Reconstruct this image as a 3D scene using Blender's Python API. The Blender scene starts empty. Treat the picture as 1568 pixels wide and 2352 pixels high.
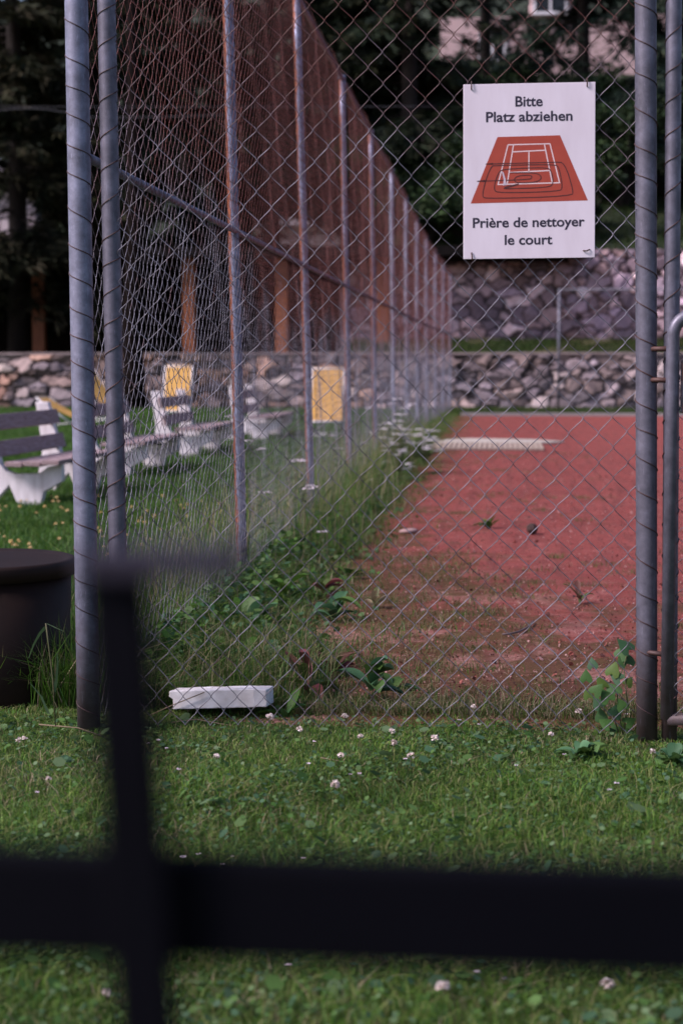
import bpy, math, random
import numpy as np
from math import radians as R
random.seed(7)
rng = np.random.default_rng(11)
scene = bpy.context.scene
COL = scene.collection

# ------------------------------------------------------------------ camera model
F_PX, W_PX, H_PX, CAM_H = 4000.0, 1568.0, 2352.0, 1.25
PITCH = math.atan(346 / F_PX)
YAW = math.atan(359 / F_PX * math.cos(PITCH))
FW = np.array([-math.sin(YAW) * math.cos(PITCH), math.cos(YAW) * math.cos(PITCH), -math.sin(PITCH)])
RT = np.array([math.cos(YAW), math.sin(YAW), 0.0])
UP = np.cross(RT, FW)
CAM = np.array([0, 0, CAM_H])


def ray(px, py):
    return FW * F_PX + RT * (px - W_PX / 2) + UP * (H_PX / 2 - py)


def at(px, py, Y):
    d = ray(px, py)
    return CAM + d * (Y / d[1])


def gnd(px, py, z=0.0):
    d = ray(px, py)
    return CAM + d * ((z - CAM_H) / d[2])


# ------------------------------------------------------------------ scene helpers
def tag(o, label=None, cat=None, group=None, kind=None):
    if label: o['label'] = label
    if cat: o['category'] = cat
    if group: o['group'] = group
    if kind: o['kind'] = kind
    return o


def empty(name, loc=(0, 0, 0), rz=0.0):
    o = bpy.data.objects.new(name, None)
    o.empty_display_size = 0.05
    o.location = loc
    o.rotation_euler = (0, 0, rz)
    COL.objects.link(o)
    return o


def copy_tree(o, parent=None):
    c = o.copy()
    COL.objects.link(c)
    if parent is not None:
        c.parent = parent
    for ch in [x for x in COL.objects if x.parent is o]:
        copy_tree(ch, c)
    return c


class MB:
    """collects simple shapes into one mesh"""
    def __init__(s):
        s.v, s.f = [], []

    def add(s, v, f):
        n = len(s.v)
        s.v += [tuple(map(float, p)) for p in v]
        s.f += [tuple(i + n for i in q) for q in f]
        return s

    def box(s, c, d, rot=None):
        v = [np.array((x * d[0] / 2, y * d[1] / 2, z * d[2] / 2)) for z in (-1, 1) for y in (-1, 1) for x in (-1, 1)]
        if rot is not None:
            v = [rot @ p for p in v]
        v = [p + np.array(c) for p in v]
        return s.add(v, [(0, 2, 3, 1), (4, 5, 7, 6), (0, 1, 5, 4), (2, 6, 7, 3), (0, 4, 6, 2), (1, 3, 7, 5)])

    def tube(s, pts, r, n=10, cap=True, closed=False):
        pts = [np.array(p, float) for p in pts]
        m = len(pts)
        rr = r if hasattr(r, '__len__') else [r] * m
        rings, prev = [], None
        for i, p in enumerate(pts):
            a = pts[max(i - 1, 0)]; b = pts[min(i + 1, m - 1)]
            t = b - a; t = t / (np.linalg.norm(t) + 1e-12)
            if prev is None:
                ref = np.array((0, 0, 1.0)) if abs(t[2]) < .9 else np.array((1.0, 0, 0))
                u = np.cross(t, ref)
            else:
                u = prev - t * np.dot(prev, t)
            u = u / (np.linalg.norm(u) + 1e-12); prev = u
            w = np.cross(t, u)
            rings.append([p + rr[i] * (math.cos(2 * math.pi * k / n) * u + math.sin(2 * math.pi * k / n) * w) for k in range(n)])
        v = [q for g in rings for q in g]
        f = [(i * n + k, i * n + (k + 1) % n, (i + 1) * n + (k + 1) % n, (i + 1) * n + k) for i in range(m - 1) for k in range(n)]
        if cap:
            f += [tuple(reversed(range(n))), tuple((m - 1) * n + k for k in range(n))]
        return s.add(v, f)

    def prism(s, poly, y0, y1):
        """polygon in XZ extruded along Y"""
        n = len(poly)
        v = [(x, y0, z) for x, z in poly] + [(x, y1, z) for x, z in poly]
        f = [tuple(range(n)), tuple(reversed(range(n, 2 * n)))]
        f += [(i, n + i, n + (i + 1) % n, (i + 1) % n) for i in range(n)]
        return s.add(v, f)

    def lathe(s, prof, n=48, c=(0, 0, 0)):
        m = len(prof)
        v = [(c[0] + r * math.cos(2 * math.pi * k / n), c[1] + r * math.sin(2 * math.pi * k / n), c[2] + z) for r, z in prof for k in range(n)]
        f = [(i * n + k, i * n + (k + 1) % n, (i + 1) * n + (k + 1) % n, (i + 1) * n + k) for i in range(m - 1) for k in range(n)]
        return s.add(v, f)

    def build(s, name, mat, parent=None, smooth=False, bevel=0, loc=None):
        me = bpy.data.meshes.new(name)
        me.from_pydata(s.v, [], s.f)
        me.update()
        if smooth:
            me.polygons.foreach_set('use_smooth', [True] * len(me.polygons))
        me.materials.append(mat)
        o = bpy.data.objects.new(name, me)
        COL.objects.link(o)
        if parent is not None: o.parent = parent
        if loc is not None: o.location = loc
        if bevel:
            b = o.modifiers.new('bevel', 'BEVEL'); b.width = bevel; b.segments = 2; b.limit_method = 'ANGLE'
        return o


def big_mesh(name, V, T, mat, col=None, parent=None, smooth=True):
    """fast mesh from arrays: V (n,3), T (m,3 or 4), col (n,3)"""
    V = np.asarray(V, np.float32); T = np.asarray(T, np.int32)
    k = T.shape[1]
    me = bpy.data.meshes.new(name)
    me.vertices.add(len(V)); me.vertices.foreach_set('co', V.ravel())
    me.loops.add(T.size); me.loops.foreach_set('vertex_index', T.ravel())
    me.polygons.add(len(T))
    me.polygons.foreach_set('loop_start', np.arange(0, T.size, k, dtype=np.int32))
    me.polygons.foreach_set('loop_total', np.full(len(T), k, np.int32))
    me.polygons.foreach_set('use_smooth', np.full(len(T), smooth, bool))
    me.update(calc_edges=True)
    if col is not None:
        a = me.color_attributes.new('Col', 'FLOAT_COLOR', 'POINT')
        a.data.foreach_set('color', np.concatenate([col, np.ones((len(V), 1))], 1).astype(np.float32).ravel())
    me.materials.append(mat)
    o = bpy.data.objects.new(name, me)
    COL.objects.link(o)
    if parent is not None: o.parent = parent
    return o


# ------------------------------------------------------------------ materials
def new_mat(name):
    m = bpy.data.materials.new(name); m.use_nodes = True
    nt = m.node_tree
    return m, nt, nt.nodes['Principled BSDF']


def node(nt, t, **kw):
    n = nt.nodes.new(t)
    for k, v in kw.items():
        if k in n.inputs.keys(): n.inputs[k].default_value = v
        else: setattr(n, k, v)
    return n


def ramp(nt, fac, stops):
    r = nt.nodes.new('ShaderNodeValToRGB')
    e = r.color_ramp.elements
    while len(e) < len(stops): e.new(0.5)
    for i, (p, c) in enumerate(stops):
        e[i].position = p
        e[i].color = (*c, 1) if hasattr(c, '__len__') else (c, c, c, 1)
    nt.links.new(fac, r.inputs[0])
    return r.outputs[0]


def mixc(nt, fac, a, b):
    m = nt.nodes.new('ShaderNodeMix'); m.data_type = 'RGBA'
    for s, v in ((0, fac), (6, a), (7, b)):
        if hasattr(v, 'links') or hasattr(v, 'is_linked'): nt.links.new(v, m.inputs[s])
        elif hasattr(v, '__len__'): m.inputs[s].default_value = (*v, 1)
        else: m.inputs[s].default_value = v
    return m.outputs[2]


def math_n(nt, op, a, b=0.0):
    m = nt.nodes.new('ShaderNodeMath'); m.operation = op
    for i, v in enumerate((a, b)):
        if hasattr(v, 'is_linked'): nt.links.new(v, m.inputs[i])
        else: m.inputs[i].default_value = v
    return m.outputs[0]


def noise(nt, vec, scale, detail=4, rough=.55, dist=0.0):
    n = nt.nodes.new('ShaderNodeTexNoise')
    n.inputs['Scale'].default_value = scale; n.inputs['Detail'].default_value = detail
    n.inputs['Roughness'].default_value = rough; n.inputs['Distortion'].default_value = dist
    nt.links.new(vec, n.inputs['Vector'])
    return n.outputs['Fac']


def coords(nt, kind='Object', scale=None):
    tc = nt.nodes.new('ShaderNodeTexCoord')
    v = tc.outputs[kind]
    if scale:
        mp = nt.nodes.new('ShaderNodeMapping'); mp.inputs['Scale'].default_value = scale
        nt.links.new(v, mp.inputs[0]); v = mp.outputs[0]
    return v


def world_pos(nt):
    g = nt.nodes.new('ShaderNodeNewGeometry')
    return g.outputs['Position']


def bump(nt, bsdf, h, strength=.4, dist=.01):
    b = nt.nodes.new('ShaderNodeBump'); b.inputs['Strength'].default_value = strength; b.inputs['Distance'].default_value = dist
    nt.links.new(h, b.inputs['Height']); nt.links.new(b.outputs[0], bsdf.inputs['Normal'])


def simple(name, c1, c2=None, scale=8, rough=.6, metal=0.0, bmp=0.0, stretch=None, spec=.5):
    m, nt, b = new_mat(name)
    b.inputs['Roughness'].default_value = rough; b.inputs['Metallic'].default_value = metal
    b.inputs['Specular IOR Level'].default_value = spec
    v = coords(nt, 'Object', stretch)
    n = noise(nt, v, scale, 6)
    c2 = c2 or tuple(x * .75 for x in c1)
    nt.links.new(ramp(nt, n, [(.3, c1), (.7, c2)]), b.inputs['Base Color'])
    if bmp: bump(nt, b, noise(nt, v, scale * 4, 5), bmp, .004)
    return m


def leafy(name, rough=.55, transl=.25, spec=.25):
    m, nt, b = new_mat(name)
    a = nt.nodes.new('ShaderNodeVertexColor'); a.layer_name = 'Col'
    nt.links.new(a.outputs[0], b.inputs['Base Color'])
    b.inputs['Roughness'].default_value = rough; b.inputs['Specular IOR Level'].default_value = spec
    if transl:
        t = nt.nodes.new('ShaderNodeBsdfTranslucent'); nt.links.new(a.outputs[0], t.inputs[0])
        mx = nt.nodes.new('ShaderNodeMixShader'); mx.inputs[0].default_value = transl
        nt.links.new(b.outputs[0], mx.inputs[1]); nt.links.new(t.outputs[0], mx.inputs[2])
        nt.links.new(mx.outputs[0], nt.nodes['Material Output'].inputs[0])
    return m


def galvanised(name, base, rust_amt, side_rust=False, rough=.45, metal=.35):
    m, nt, b = new_mat(name)
    b.inputs['Metallic'].default_value = metal; b.inputs['Roughness'].default_value = rough
    v = coords(nt, 'Object')
    n1 = noise(nt, v, 16, 8, .68); n2 = noise(nt, coords(nt, 'Object', (30, 30, 3)), 1.6, 6, .65)
    c = ramp(nt, n1, [(.30, tuple(x * .58 for x in base)), (.52, base), (.72, tuple(min(1, x * 1.55) for x in base))])
    rn = n2
    if side_rust:
        sep = nt.nodes.new('ShaderNodeSeparateXYZ'); nt.links.new(v, sep.inputs[0])
        rn = math_n(nt, 'ADD', n2, math_n(nt, 'MULTIPLY', sep.outputs[0], -21.0))
    rc = ramp(nt, n1, [(.3, (.30, .085, .03)), (.7, (.12, .035, .018))])
    c2 = mixc(nt, ramp(nt, rn, [(rust_amt, 0.0), (rust_amt + .09, 1.0)]), c, rc)
    gp = world_pos(nt); gs = nt.nodes.new('ShaderNodeSeparateXYZ'); nt.links.new(gp, gs.inputs[0])
    dz = math_n(nt, 'ADD', gs.outputs[2], math_n(nt, 'MULTIPLY', math_n(nt, 'SUBTRACT', noise(nt, gp, 11, 5), .5), .5))
    c2 = mixc(nt, ramp(nt, dz, [(.05, .75), (.42, 0.0)]), c2, (.085, .052, .042))   # dirt splashed up from the ground
    scr = ramp(nt, noise(nt, coords(nt, 'Object', (60, 60, 9)), 2.2, 5, .7), [(.60, 0.0), (.68, .55)])
    c2 = mixc(nt, scr, c2, tuple(min(1, q * 1.9) for q in base))
    nt.links.new(c2, b.inputs['Base Color'])
    nt.links.new(ramp(nt, n1, [(.3, rough + .15), (.7, rough - .08)]), b.inputs['Roughness'])
    bump(nt, b, n1, .15, .003)
    return m


def wire_mat(name, rust_line, dk=1.0):
    """galvanised wire, the roll above rust_line (metres) rusted through"""
    m, nt, b = new_mat(name)
    p = world_pos(nt)
    sep = nt.nodes.new('ShaderNodeSeparateXYZ'); nt.links.new(p, sep.inputs[0])
    n = noise(nt, p, 3.0, 5, .6); nf = noise(nt, p, 40, 3)
    low_ = nt.nodes.new('ShaderNodeMapRange'); low_.inputs[1].default_value = 8.2; low_.inputs[2].default_value = 10.0; low_.inputs[4].default_value = .55
    nt.links.new(sep.outputs[1], low_.inputs[0])
    zz_ = math_n(nt, 'ADD', sep.outputs[2], low_.outputs[0])
    up = ramp(nt, math_n(nt, 'ADD', math_n(nt, 'MULTIPLY', zz_, .25), math_n(nt, 'MULTIPLY', n, .35)),
              [(rust_line * .25 + .13, 0.0), (rust_line * .25 + .24, 1.0)])
    ns = noise(nt, p, 5.0, 4, .6)
    steel = ramp(nt, math_n(nt, 'ADD', math_n(nt, 'MULTIPLY', ns, .7), math_n(nt, 'MULTIPLY', nf, .3)), [(.36, (.035, .029, .036)), (.64, (.26, .25, .31))])
    rust = ramp(nt, nf, [(.3, (.048 * dk, .012 * dk, .010 * dk)), (.7, (.165 * dk, .038 * dk, .028 * dk))])
    spots = ramp(nt, noise(nt, p, 7, 4), [(.60, 0.0), (.70, .8)])
    f = math_n(nt, 'MAXIMUM', up, spots)
    nt.links.new(mixc(nt, f, steel, rust), b.inputs['Base Color'])
    b.inputs['Roughness'].default_value = .5
    nt.links.new(math_n(nt, 'MULTIPLY', math_n(nt, 'SUBTRACT', 1.0, f), .3), b.inputs['Metallic'])
    return m


M = {}
M['pole'] = galvanised('galvanised_pole', (.20, .205, .285), .84)
M['pole_dark'] = galvanised('weathered_pole', (.125, .12, .16), .72)
M['post'] = galvanised('rusty_post', (.17, .19, .285), .72, True)
M['rail'] = galvanised('rail_steel', (.19, .195, .27), .60)
M['post_pale'] = galvanised('pale_post', (.29, .32, .44), .80, False)
M['rail_dull'] = galvanised('dull_rail', (.14, .14, .18), .7)
M['wire'] = wire_mat('chain_link_wire', 1.95)
M['wire_front'] = wire_mat('chain_link_wire_front', 2.0, .7)
M['tie'] = simple('tie_wire', (.035, .028, .034), (.085, .032, .024), 3, .6, .2)
M['black_metal'] = simple('black_paint', (.0011, .0012, .0030), (.0020, .0020, .0046), 6, .75, spec=.07)
M['bin'] = simple('brown_plastic', (.013, .0065, .005), (.018, .009, .007), 12, .6, 0, .08, spec=.2)
M['concrete_white'] = simple('white_concrete', (.84, .79, .84), (.56, .51, .54), 3, .85, 0, .3, (5, 5, 1))
M['bench_wood'] = simple('weathered_wood', (.19, .115, .115), (.38, .29, .31), 5, .75, 0, .3, (14, 1.2, 14))
M['foam'] = simple('white_foam', (.80, .78, .82), (.58, .53, .53), 14, .9, 0, .5)
M['yellow'] = simple('yellow_canvas', (.58, .33, .085), (.46, .25, .06), 12, .75)
M['white_paint'] = simple('white_paint', (.72, .70, .74), (.62, .60, .64), 10, .5)
M['orange_wood'] = simple('orange_timber', (.30, .095, .035), (.20, .062, .025), 4, .65, 0, .2, (6, 6, .7))
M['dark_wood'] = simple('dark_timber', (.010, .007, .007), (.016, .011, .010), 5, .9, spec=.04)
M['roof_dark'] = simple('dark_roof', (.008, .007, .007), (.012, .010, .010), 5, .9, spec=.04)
M['bark'] = simple('bark', (.016, .011, .010), (.028, .020, .017), 6, .9, 0, .6, (4, 4, 1))
M['dark_bark'] = simple('dark_bark', (.005, .0035, .0035), (.009, .0065, .006), 6, .95, 0, .5, (4, 4, 1), .04)
M['pink_render'] = simple('pink_render', (.52, .37, .37), (.46, .33, .33), 1.5, .9, 0, .1)
M['pale_render'] = simple('pale_render', (.62, .52, .56), (.54, .45, .48), 1.2, .9)
M['glass'] = simple('dark_glass', (.015, .018, .022), (.02, .025, .03), 3, .12)
M['sign_white'] = simple('sign_enamel', (.76, .685, .78), (.68, .60, .68), 3.5, .42, 0, .03, (4, 4, 1))
M['sign_red'] = simple('sign_red', (.40, .058, .032), (.36, .05, .03), 30, .5)
M['sign_ink'] = simple('sign_ink', (.020, .014, .035), (.025, .018, .04), 30, .5)
M['sign_line'] = simple('sign_line', (.78, .62, .64), (.72, .55, .58), 30, .5)
M['sign_track'] = simple('sign_track', (.085, .018, .018), (.07, .015, .016), 30, .5)
M['cable'] = simple('black_cable', (.03, .03, .04), (.04, .04, .05), 10, .6)
M['leaf'] = leafy('leaves', .5, .22)
M['grass'] = leafy('grass_blades', .55, .3)
M['needles'] = leafy('needles', .75, .12, .15)
M['petal'] = leafy('petals', .7, .25, .2)
M['stone'] = leafy('stones', .88, 0, .25)
M['cloth'] = simple('pale_cloth', (.60, .56, .66), (.50, .46, .56), 6, .9, 0, .2)
M['mat_cream'] = simple('cream_slats', (.47, .37, .30), (.38, .29, .235), 6, .85)
M['twig'] = simple('twig_bark', (.09, .06, .065), (.14, .10, .10), 30, .8)
M['cone'] = simple('cone_scales', (.05, .028, .025), (.08, .045, .04), 60, .8)
M['kerb'] = simple('kerb_concrete', (.30, .28, .29), (.22, .21, .21), 8, .9, 0, .2)

# ground under the lawns
m, nt, b = new_mat('lawn_soil')
p = world_pos(nt)
n1 = noise(nt, p, 1.3, 6); n2 = noise(nt, p, 26, 5)
c = mixc(nt, ramp(nt, n1, [(.35, 0.0), (.65, 1.0)]), ramp(nt, n2, [(.3, (.030, .048, .014)), (.7, (.055, .085, .024))]),
         ramp(nt, n2, [(.3, (.040, .062, .016)), (.7, (.075, .085, .030))]))
nt.links.new(c, b.inputs['Base Color']); b.inputs['Roughness'].default_value = .95
b.inputs['Specular IOR Level'].default_value = .1
bump(nt, b, n2, .8, .02)
M['soil'] = m

# clay court: red grit, moss film and pale grit patches
m, nt, b = new_mat('red_clay')
p = world_pos(nt)
sep = nt.nodes.new('ShaderNodeSeparateXYZ'); nt.links.new(p, sep.inputs[0])
nb = noise(nt, p, .55, 5, .6); nm = noise(nt, p, 2.2, 6, .62); nfine = noise(nt, p, 95, 4, .7); ng = noise(nt, p, 38, 5, .7)
clay = ramp(nt, nm, [(.25, (.17, .042, .038)), (.48, (.29, .070, .061)), (.62, (.33, .088, .077)), (.80, (.42, .14, .122))])
grit = ramp(nt, nfine, [(.28, (.045, .017, .017)), (.46, (.25, .062, .054)), (.60, (.31, .084, .074)), (.76, (.60, .30, .28))])
c = mixc(nt, .55, clay, grit)
c = mixc(nt, ramp(nt, ng, [(.33, .55), (.47, 0.0)]), c, (.11, .036, .032))
# moss film: strong along the near end and the left edge, thins out with the noise
near = nt.nodes.new('ShaderNodeMapRange'); near.inputs[1].default_value = 12.5; near.inputs[2].default_value = 6.3
nt.links.new(sep.outputs[1], near.inputs[0])
left = nt.nodes.new('ShaderNodeMapRange'); left.inputs[1].default_value = .25; left.inputs[2].default_value = -.95
nt.links.new(sep.outputs[0], left.inputs[0])
mm = math_n(nt, 'ADD', math_n(nt, 'MULTIPLY', near.outputs[0], .42), math_n(nt, 'MULTIPLY', left.outputs[0], .34))
mm = math_n(nt, 'ADD', mm, math_n(nt, 'MULTIPLY', math_n(nt, 'SUBTRACT', nm, .5), 1.0))
mm = math_n(nt, 'ADD', mm, math_n(nt, 'MULTIPLY', math_n(nt, 'SUBTRACT', ng, .5), .55))
moss = ramp(nt, nfine, [(.3, (.040, .028, .012)), (.6, (.095, .066, .026)), (.8, (.20, .14, .09))])
c = mixc(nt, ramp(nt, mm, [(.19, 0.0), (.36, .88)]), c, moss)
pale = ramp(nt, noise(nt, p, 1.7, 5, .6, .6), [(.54, 0.0), (.62, .8)])
c = mixc(nt, math_n(nt, 'MULTIPLY', pale, math_n(nt, 'MULTIPLY', near.outputs[0], ramp(nt, ng, [(.35, .1), (.6, 1.0)]))), c, (.50, .24, .22))
mp_ = nt.nodes.new('ShaderNodeMapping'); mp_.inputs['Scale'].default_value = (7, .5, 1); nt.links.new(p, mp_.inputs[0])
drag = noise(nt, mp_.outputs[0], 1.6, 6, .7)
c = mixc(nt, ramp(nt, drag, [(.38, .55), (.53, 0.0)]), c, (.14, .050, .045))
c = mixc(nt, ramp(nt, noise(nt, p, 5.5, 6, .7), [(.55, 0.0), (.68, .38)]), c, (.44, .19, .175))
c = mixc(nt, ramp(nt, noise(nt, p, 3.3, 7, .72), [(.585, 0.0), (.66, .55)]), c, (.105, .075, .035))
nt.links.new(c, b.inputs['Base Color']); b.inputs['Roughness'].default_value = .95
b.inputs['Specular IOR Level'].default_value = .12
bump(nt, b, math_n(nt, 'ADD', nfine, math_n(nt, 'MULTIPLY', ng, 1.5)), .75, .008)
M['clay'] = m

# hillside
m, nt, b = new_mat('hill_grass')
p = world_pos(nt)
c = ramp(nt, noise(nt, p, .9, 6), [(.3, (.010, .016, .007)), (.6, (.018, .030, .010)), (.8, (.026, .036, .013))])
nt.links.new(c, b.inputs['Base Color']); b.inputs['Roughness'].default_value = 1
M['hill'] = m

# ------------------------------------------------------------------ ground, court, hill
def sheet(name, x0, x1, y0, y1, z, mat, nx=1, ny=1, zf=None, xf=None):
    xs = np.linspace(x0, x1, nx + 1); ys = np.linspace(y0, y1, ny + 1)
    X, Y = np.meshgrid(xs, ys)
    if xf is not None: X = xf(X, Y)
    Z = np.full_like(X, z) if zf is None else zf(X, Y)
    V = np.stack([X.ravel(), Y.ravel(), Z.ravel()], 1)
    i = np.arange(ny)[:, None] * (nx + 1) + np.arange(nx)[None, :]
    T = np.stack([i, i + 1, i + nx + 2, i + nx + 1], -1).reshape(-1, 4)
    return big_mesh(name, V, T, mat)


def vnoise(x, y, s=1.0, seed=0):
    a = seed * 1.7
    return (np.sin(x * 1.7 * s + a) * np.cos(y * 1.3 * s - a * .7) + .6 * np.sin(x * 3.1 * s - y * 2.3 * s + a * 1.3)
            + .4 * np.cos(x * 5.7 * s + y * 4.9 * s + a * 2.1) + .25 * np.sin(x * 11.3 * s - a) * np.sin(y * 9.7 * s + a)) / 2.25


tag(sheet('ground', -400, 400, -60, 600, 0, M['soil']), 'mown lawn ground running from the railing to the stone wall', 'ground', kind='structure')
COURT_Y0, COURT_Y1, WALL_Y = 5.82, 40.2, 45.4


def court_xf(X, Y):
    t = (X + 1.0) / 21.0
    edge = -1.0 + .14 * vnoise(X * 0, Y, 1.1, 3)
    return edge + t * (20 - edge)


def court_zf(X, Y):
    return .006 + .003 * np.clip(vnoise(X, Y, 2.3, 5), -1, 1) * (Y < 20) - .010 * np.clip((5.99 + .05 * vnoise(X * 4, Y * 0, 1, 81) - Y) / .12, 0, 1) * (Y < 7)


court = sheet('clay_court', -1.0, 20, COURT_Y0, COURT_Y1, .006, M['clay'], 120, 240, court_zf, court_xf)
tag(court, 'red clay tennis court with moss creeping in from its near edge', 'court', kind='structure')
kb = MB()
for k in range(16):
    kb.box((-.6 + .5 + k * 1.5, COURT_Y1 + .06, .03), (1.49, .10, .09))
kb.build('court_kerb', M['kerb'])
tag(COL.objects['court_kerb'], 'low concrete edging along the far end of the court', 'kerb', kind='structure')


def hill_z(X, Y):
    r = np.clip((X + 4.5) / 1.5, 0, 1)
    lo = 1.38 + np.clip((Y - 60) * .30, 0, 40)
    hi = 4.2 + np.clip((Y - 49.2) * .30, 0, 40)
    z = lo * (1 - r) + hi * r
    return z + .25 * vnoise(X, Y, .35, 2) * np.clip((Y - 50) / 6, 0, 1)


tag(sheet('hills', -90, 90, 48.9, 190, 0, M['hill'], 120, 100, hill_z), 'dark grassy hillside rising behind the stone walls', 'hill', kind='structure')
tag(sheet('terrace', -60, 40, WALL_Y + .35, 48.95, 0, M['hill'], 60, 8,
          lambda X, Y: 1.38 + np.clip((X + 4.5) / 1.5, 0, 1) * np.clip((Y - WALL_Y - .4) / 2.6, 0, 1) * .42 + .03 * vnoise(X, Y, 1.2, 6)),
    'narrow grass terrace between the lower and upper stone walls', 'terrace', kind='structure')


# ------------------------------------------------------------------ rubble stone walls
def stone_wall(name, x0, x1, z0, z1, Y, thick, sw, sh, palette, label, seed, batter=.0):
    g = np.random.default_rng(seed)
    W, H = x1 - x0, z1 - z0
    nx, nz = int(W / .028), max(8, int(H / .026))
    pts, cols = [], []
    rows = int(H / sh) + 3
    for r in range(-1, rows):
        x = -sw
        while x < W + sw:
            w = sw * g.choice((.45, .7, .9, 1.2, 1.9)) * g.uniform(.85, 1.15)
            pts.append((x + w / 2, (r + .5 + g.uniform(-.40, .40)) * sh)); x += w
            pl_ = palette if x + x0 < -3 or len(palette) < 10 else palette[7:]
            c = np.array(pl_[g.integers(len(pl_))]) * g.uniform(.5, 1.35)
            cols.append(c)
    pts = np.array(pts); cols = np.array(cols)
    X, Z = np.meshgrid(np.linspace(0, W, nx + 1), np.linspace(0, H, nz + 1))
    px, pz = X.ravel(), Z.ravel()
    wx = px + .06 * vnoise(px * 6, pz * 6, 1.0, seed) + .022 * vnoise(px * 19, pz * 17, 1.0, seed + 5); wz = pz + .045 * vnoise(px * 7 + 3, pz * 7, 1.0, seed + 1) + .018 * vnoise(px * 21 + 1, pz * 19, 1.0, seed + 6)
    ang_ = g.uniform(.35, 1.2, len(pts)); wgt_ = g.uniform(-.045, .045, len(pts)) * sh / .2
    d1 = np.full(px.size, 1e9); d2 = d1.copy(); idx = np.zeros(px.size, int)
    for i, (a, c) in enumerate(pts):
        sel = np.where((np.abs(wx - a) < sw * 2.2))[0] if W > 3 else np.arange(px.size)
        ux = np.abs(wx[sel] - a) / (sw / sh) ** .85; uz = np.abs(wz[sel] - c)
        d = .2 * np.hypot(ux, uz) + .8 * (ux * abs(math.cos(ang_[i])) + uz * abs(math.sin(ang_[i]))) + wgt_[i]
        near = d < d1[sel]; s1 = sel[near]
        d2[s1] = d1[s1]; d1[s1] = d[near]; idx[s1] = i
        mid = (~near) & (d < d2[sel]); d2[sel[mid]] = d[mid]
    e = np.clip((d2 - d1) / (sh * .20), 0, 1)
    s = e * e * (3 - 2 * e)
    off = g.uniform(-.03, .045, len(pts))[idx]
    dome = np.clip(1 - (d1 / (sh * .8)) ** 2, 0, 1)
    tl = g.normal(0, .34, (len(pts), 2))[idx]
    face = s * (.075 + off + .010 * dome + np.clip(tl[:, 0] * (px - pts[idx, 0]) + tl[:, 1] * (pz - pts[idx, 1]), -.04, .04)) + .010 * vnoise(px * 14, pz * 14, 1.0, seed + 2)
    mort_shade = np.array((.042, .033, .032))  # brown mortar, darkened so the shade of the gaps is in its colour
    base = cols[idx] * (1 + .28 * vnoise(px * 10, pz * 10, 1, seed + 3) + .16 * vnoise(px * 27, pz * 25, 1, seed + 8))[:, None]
    C = mort_shade * (1 - s[:, None]) + base * s[:, None]
    V = np.stack([px + x0, Y - face - (H - pz) * batter, pz + z0], 1)
    i = np.arange(nz)[:, None] * (nx + 1) + np.arange(nx)[None, :]
    T = np.stack([i, i + 1, i + nx + 2, i + nx + 1], -1).reshape(-1, 4)
    root = empty(name, ((x0 + x1) / 2, Y, z0))
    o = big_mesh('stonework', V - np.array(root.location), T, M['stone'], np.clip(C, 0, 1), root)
    # core behind the stonework and a coping on top
    MB().box((0, thick / 2 + .03, H / 2 - .02), (W, thick, H - .05)).build('wall_core', M['kerb'], root)
    tag(root, label, 'wall')
    return root


warm = [(.34, .20, .16), (.40, .25, .20), (.25, .18, .17), (.46, .30, .24), (.22, .18, .19), (.30, .22, .20), (.44, .36, .34)]
cool = [(.25, .20, .22), (.32, .25, .26), (.19, .16, .18), (.40, .30, .29), (.27, .22, .25), (.52, .42, .42), (.23, .17, .165)]
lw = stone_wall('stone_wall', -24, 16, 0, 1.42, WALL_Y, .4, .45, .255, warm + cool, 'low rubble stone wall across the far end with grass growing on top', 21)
cp = MB()
x = -24.0
while x < 16:
    w = random.uniform(.6, 1.3)
    cp.box((x + w / 2 + 4, .16, 1.45 + random.uniform(-.006, .006)), (w - .012, .52, .06)); x += w
cp.build('coping', simple('coping_stone', (.22, .17, .17), (.30, .24, .24), 4, .9, 0, .3), lw, bevel=.012)
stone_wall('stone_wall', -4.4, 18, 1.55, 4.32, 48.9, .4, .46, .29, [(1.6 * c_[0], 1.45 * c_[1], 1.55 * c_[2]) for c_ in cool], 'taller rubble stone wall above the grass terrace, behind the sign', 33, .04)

# ------------------------------------------------------------------ vegetation builders
def blades(P, h, w, col, lean=.35, curl=.5, seed=0, dirs=None):
    g = np.random.default_rng(seed)
    n = len(P)
    a = g.uniform(0, 2 * np.pi, n) if dirs is None else dirs
    ld = np.stack([np.cos(a), np.sin(a), np.zeros(n)], 1)
    fa = g.uniform(0, 2 * np.pi, n)
    sd = np.stack([np.cos(fa), np.sin(fa), np.zeros(n)], 1) * (w / 2)[:, None]
    L = (np.abs(g.normal(0, lean, n)) * h)[:, None]
    up = np.zeros((n, 3)); up[:, 2] = 1
    mid = P + up * (h * .55)[:, None] + ld * L * .35
    tip = P + up * (h * (1 - .25 * curl * np.minimum(1, (L[:, 0] / h))))[:, None] + ld * L * (1 + curl)
    V = np.stack([P - sd, P + sd, mid - sd * .8, mid + sd * .8, tip], 1).reshape(-1, 3)
    b = np.arange(n)[:, None] * 5
    T = np.concatenate([b + np.array([[0, 1, 3]]), b + np.array([[0, 3, 2]]), b + np.array([[2, 3, 4]])], 0)
    C = np.repeat(col, 5, 0)
    return V, T, C


def join(parts):
    V, T, C, n = [], [], [], 0
    for v, t, c in parts:
        V.append(v); T.append(t + n); C.append(c); n += len(v)
    return np.concatenate(V), np.concatenate(T), np.concatenate(C)


def pick(cols, n, seed, var=.25):
    g = np.random.default_rng(seed)
    c = np.array(cols)[g.integers(0, len(cols), n)]
    return c * g.uniform(1 - var, 1 + var, (n, 1))


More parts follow.
